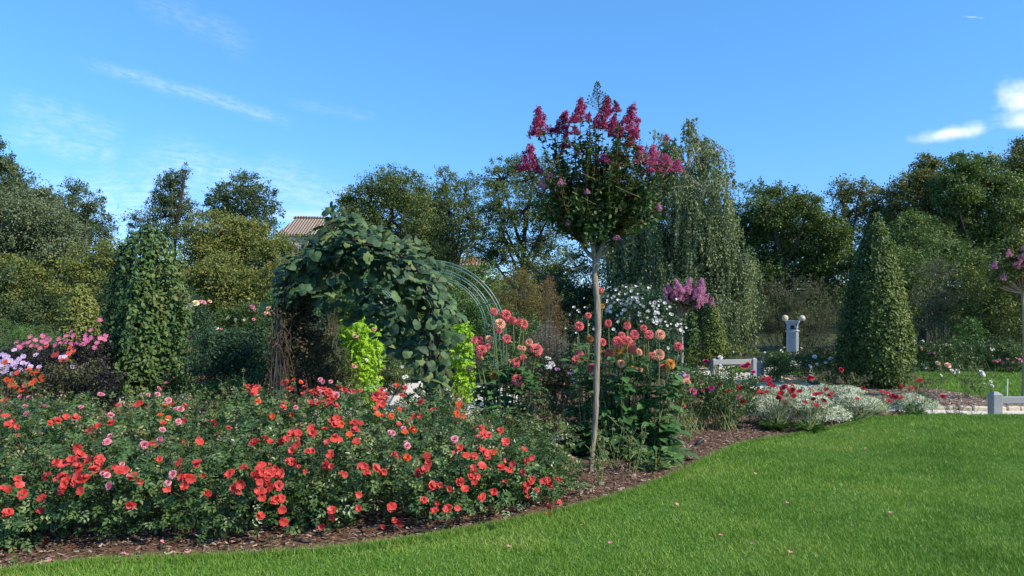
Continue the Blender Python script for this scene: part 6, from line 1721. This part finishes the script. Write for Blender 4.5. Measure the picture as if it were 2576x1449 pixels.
fence("far grey knee-rail fence right of the gap, half hidden by white roses", [(W(1913, 0, 19.4)[0], 19.4), (W(2034, 0, 20.4)[0], 20.4)], .40, .14, .14)

def lamp_pillar():
    d = 25.0; x = W(1993.5, 0, d)[0]; rz = math.radians(-31)
    zc_ = lambda y: EYE - (z9(0, y)[1] - HY) / F * d
    root = thing("lamp_pillar", "pale grey square lamp pillar with trellis panels and two round globe lamps", "lamp", (x, d, 0))
    c, s = math.cos(rz), math.sin(rz)
    def L(a, b, z): return (x + a * c - b * s, d + a * s + b * c, z)
    w = .32; zcol, ztop = zc_(657), zc_(478)
    mb = MB(); box(mb, (x, d, zcol / 2), (w, w, zcol), rz, bev=.006); mb.build("shaft", M["pillar"], root)
    mb = MB(); box(mb, (x, d, zcol + .0), (w + .075, w + .075, .05), rz, bev=.018); mb.build("collar", M["pillar"], root)
    zb = zc_(540)
    mb = MB(); box(mb, (x, d, (zcol + .024 + zb) / 2), (w - .01, w - .01, zb - zcol - .02), rz, bev=.006); mb.build("upper_block", M["pillar"], root)
    mb = MB()
    for z, e, h in ((zb + .012, .015, .03), (zb + .042, .045, .032), (zb + .074, .08, .034), (ztop - .012, .105, .03)): box(mb, (x, d, z), (w + e, w + e, h), rz, bev=.006)
    mb.build("cap", M["pillar"], root)
    # trellis panels on the faces, recessed panel above
    for nx, ny in ((0, -1), (-1, 0), (1, 0), (0, 1)):
        ang = math.atan2(ny, nx) + math.pi / 2
        def Q(u, v, o): a, b = (u * math.cos(ang) - (-(w / 2 + o)) * 0, 0); return L(u * -ny + nx * (w / 2 + o), u * nx + ny * (w / 2 + o), v)
        pm = MB(); z0, z1 = .12, zcol - .07; hw = w / 2 - .055
        pm.add([Q(-hw, z0, .002), Q(hw, z0, .002), Q(hw, z1, .002), Q(-hw, z1, .002)], [(0, 1, 2, 3)], .5, 1)
        n = 13
        for k in range(-2, n):
            for sg in (1, -1):
                a0 = z0 + k * .10
                p0 = np.array([-hw * sg, a0]); p1 = np.array([hw * sg, a0 + 2 * hw * 1.1])
                t0 = max(0, (z0 - p0[1]) / (p1[1] - p0[1])); t1 = min(1, (z1 - p0[1]) / (p1[1] - p0[1]))
                if t1 - t0 < .05: continue
                A, B = p0 + (p1 - p0) * t0, p0 + (p1 - p0) * t1
                tube(pm, [Q(A[0], A[1], .008), Q(B[0], B[1], .008)], .0095, 4)
        pm.build("trellis_panel", [M["pillar"], M["groove"]], root)
        um = MB(); z0, z1 = zcol + .07, zb - .03; hw2 = w / 2 - .06
        P4 = [Q(-hw2, z0, .002), Q(hw2, z0, .002), Q(hw2, z1, .002), Q(-hw2, z1, .002), Q(-hw2, z0, .002)]
        for a_, b_ in zip(P4[:-1], P4[1:]): tube(um, [a_, b_], .009, 4, mat=0)
        um.build("panel_moulding", M["pillar"], root)
    # globes on black scroll brackets
    for (gx, gy), side in ((z9(1963, 445), 1), (z9(1677, 440), -1)):
        gp_ = W(gx, gy, d - (.30 if side > 0 else -.22))
        am = MB()
        if side > 0: start = np.array(L(.03, -w / 2 - .012, zc_(595)))
        else: start = np.array(L(-.03, w / 2 + .012, zc_(595)))
        mid = np.array([gp_[0], gp_[1], start[2] + .02])
        tube(am, smooth_path([start, start + (mid - start) * .55 + [0, 0, -.06], mid + [0, 0, .04], gp_ - [0, 0, .11]], 14), .012, 6)
        for k in range(2):
            cc = start + (mid - start) * (.45 + .35 * k) + [0, 0, .09]
            tube(am, [cc + np.array([math.cos(t) * .045 * (1 - t / 9), 0, math.sin(t) * .045 * (1 - t / 9)]) for t in np.linspace(0, 6.5, 16)], .007, 4)
        box(am, start, (.12, .025, .12), rz if side > 0 else rz, bev=.004)
        lathe(am, gp_ - [0, 0, .135], [(.012, 0), (.05, .012), (.062, .04), (.05, .05)], 10)
        ar = am.build("lamp_bracket", M["blackiron"], root)
        gm_ = MB(); lathe(gm_, gp_, [(.002, -.107)] + [(.107 * math.sin(t), -.107 * math.cos(t)) for t in np.linspace(.25, 2.95, 11)] + [(.002, .107)], 20)
        gm_.build("globe", M["globe"], ar, smooth=True)
lamp_pillar()

st = MB(); p = gp(2533, 1003); tube(st, [p, (p[0] + .012, p[1], W(0, 953, p[1])[2])], .012, 8, cap=True)
tag(st.build("marker_stake", M["whitestake"]), "thin white marker stake standing in the back lawn", "stake")
# pale edging stones between path and bark bed
E = [gp(2640, 1030)[:2], gp(2480, 1031)[:2], gp(2380, 1029)[:2], gp(2290, 1025)[:2], gp(2180, 1007)[:2], gp(2080, 984)[:2], gp(2010, 965)[:2], gp(1945, 950)[:2]]
ep = smooth_path(np.array([(x, y, 0) for x, y in E]), 400); seg = np.concatenate([[0], np.cumsum(np.linalg.norm(np.diff(ep, axis=0), axis=1))])
s = 0.1
while s < seg[-1] - .3:
    L = random.uniform(.18, .34); c = np.array([np.interp(s + L / 2, seg, ep[:, i]) for i in range(3)]); c2 = np.array([np.interp(s + L / 2 + .05, seg, ep[:, i]) for i in range(3)])
    mb = MB(); box(mb, (0, 0, .01), (L - .008, .12 * random.uniform(.85, 1.15), .10 * random.uniform(.8, 1.1)), 0, bev=.02)
    o = mb.build("edging_stone", M["stone"]); o.location = c + [random.gauss(0, .008), random.gauss(0, .008), random.uniform(-.01, .012)]; o.rotation_euler = (0, random.gauss(0, .04), math.atan2(c2[1] - c[1], c2[0] - c[0]) + random.gauss(0, .05))
    tag(o, "cream edging stone in the row between gravel path and bark bed", "edging stone", "edging stones of the bark bed"); s += L

# fallen petals
pm = MB(); petal_ring(pm, 3, .5, .3, .2, .3, .02); PETAL = pm.mesh("fallen_petal", M["pink"], smooth=True)
pm = MB(); petal_ring(pm, 2, .5, .3, .2, .3, .02); PETAL2 = pm.mesh("fallen_petal", M["red"], smooth=True)
LAWNP = [(1597, 1205), (1995, 1178), (2092, 1252), (2044, 1283), (1893, 1380), (1988, 1402), (1535, 1378), (1464, 1332), (1073, 1381), (1813, 1358), (2178, 1135), (1703, 1279), (1638, 1304), (1755, 1278), (1660, 1210), (2240, 1300), (1900, 1200), (1980, 1275), (1280, 1387)]
for p in LAWNP:
    q = gp(*p); o = put(PETAL, "fallen_petal", None, q + [0, 0, .035], (random.gauss(0, .3), random.gauss(0, .3), 1), .032)
    tag(o, "pink petals fallen on the lawn", "petal", "petals fallen on the lawn")
MUL = [z4(x, y) for x, y in ((745, 1055), (685, 1080), (960, 1095), (1125, 1070), (1310, 1110), (1250, 1150), (1280, 1160), (1590, 1048), (1645, 1028), (1690, 1042), (1735, 1005), (1895, 1140), (2365, 1030), (1190, 1235), (680, 1220), (1770, 1140), (500, 1225), (1405, 1205), (1965, 950), (870, 1190))] + [z6(x, y) for x, y in ((1975, 1415), (1715, 1325), (2485, 1365), (2490, 1290), (1850, 1400), (2150, 1330))]
for p in MUL:
    q = gp(*p); o = put(random.choice((PETAL, PETAL2)), "fallen_petal", None, q + [0, 0, .03], (random.gauss(0, .4), random.gauss(0, .4), 1), .034)
    tag(o, "coral petals fallen on the bark mulch under the front roses", "petal", "petals fallen on the mulch")
# a dark pruned stump on the mulch
sm = MB(); p = gp(1758, 1122); tube(sm, smooth_path([p + [-.05, 0, -.02], p + [0, 0, .05], p + [.07, .02, .09]], 7), np.linspace(.035, .014, 7), 7, cap=True, wob=.1)
tag(sm.build("rose_stump", M["iron"]), "short dark pruned rose stump on the mulch by the lawn's edge", "stump")
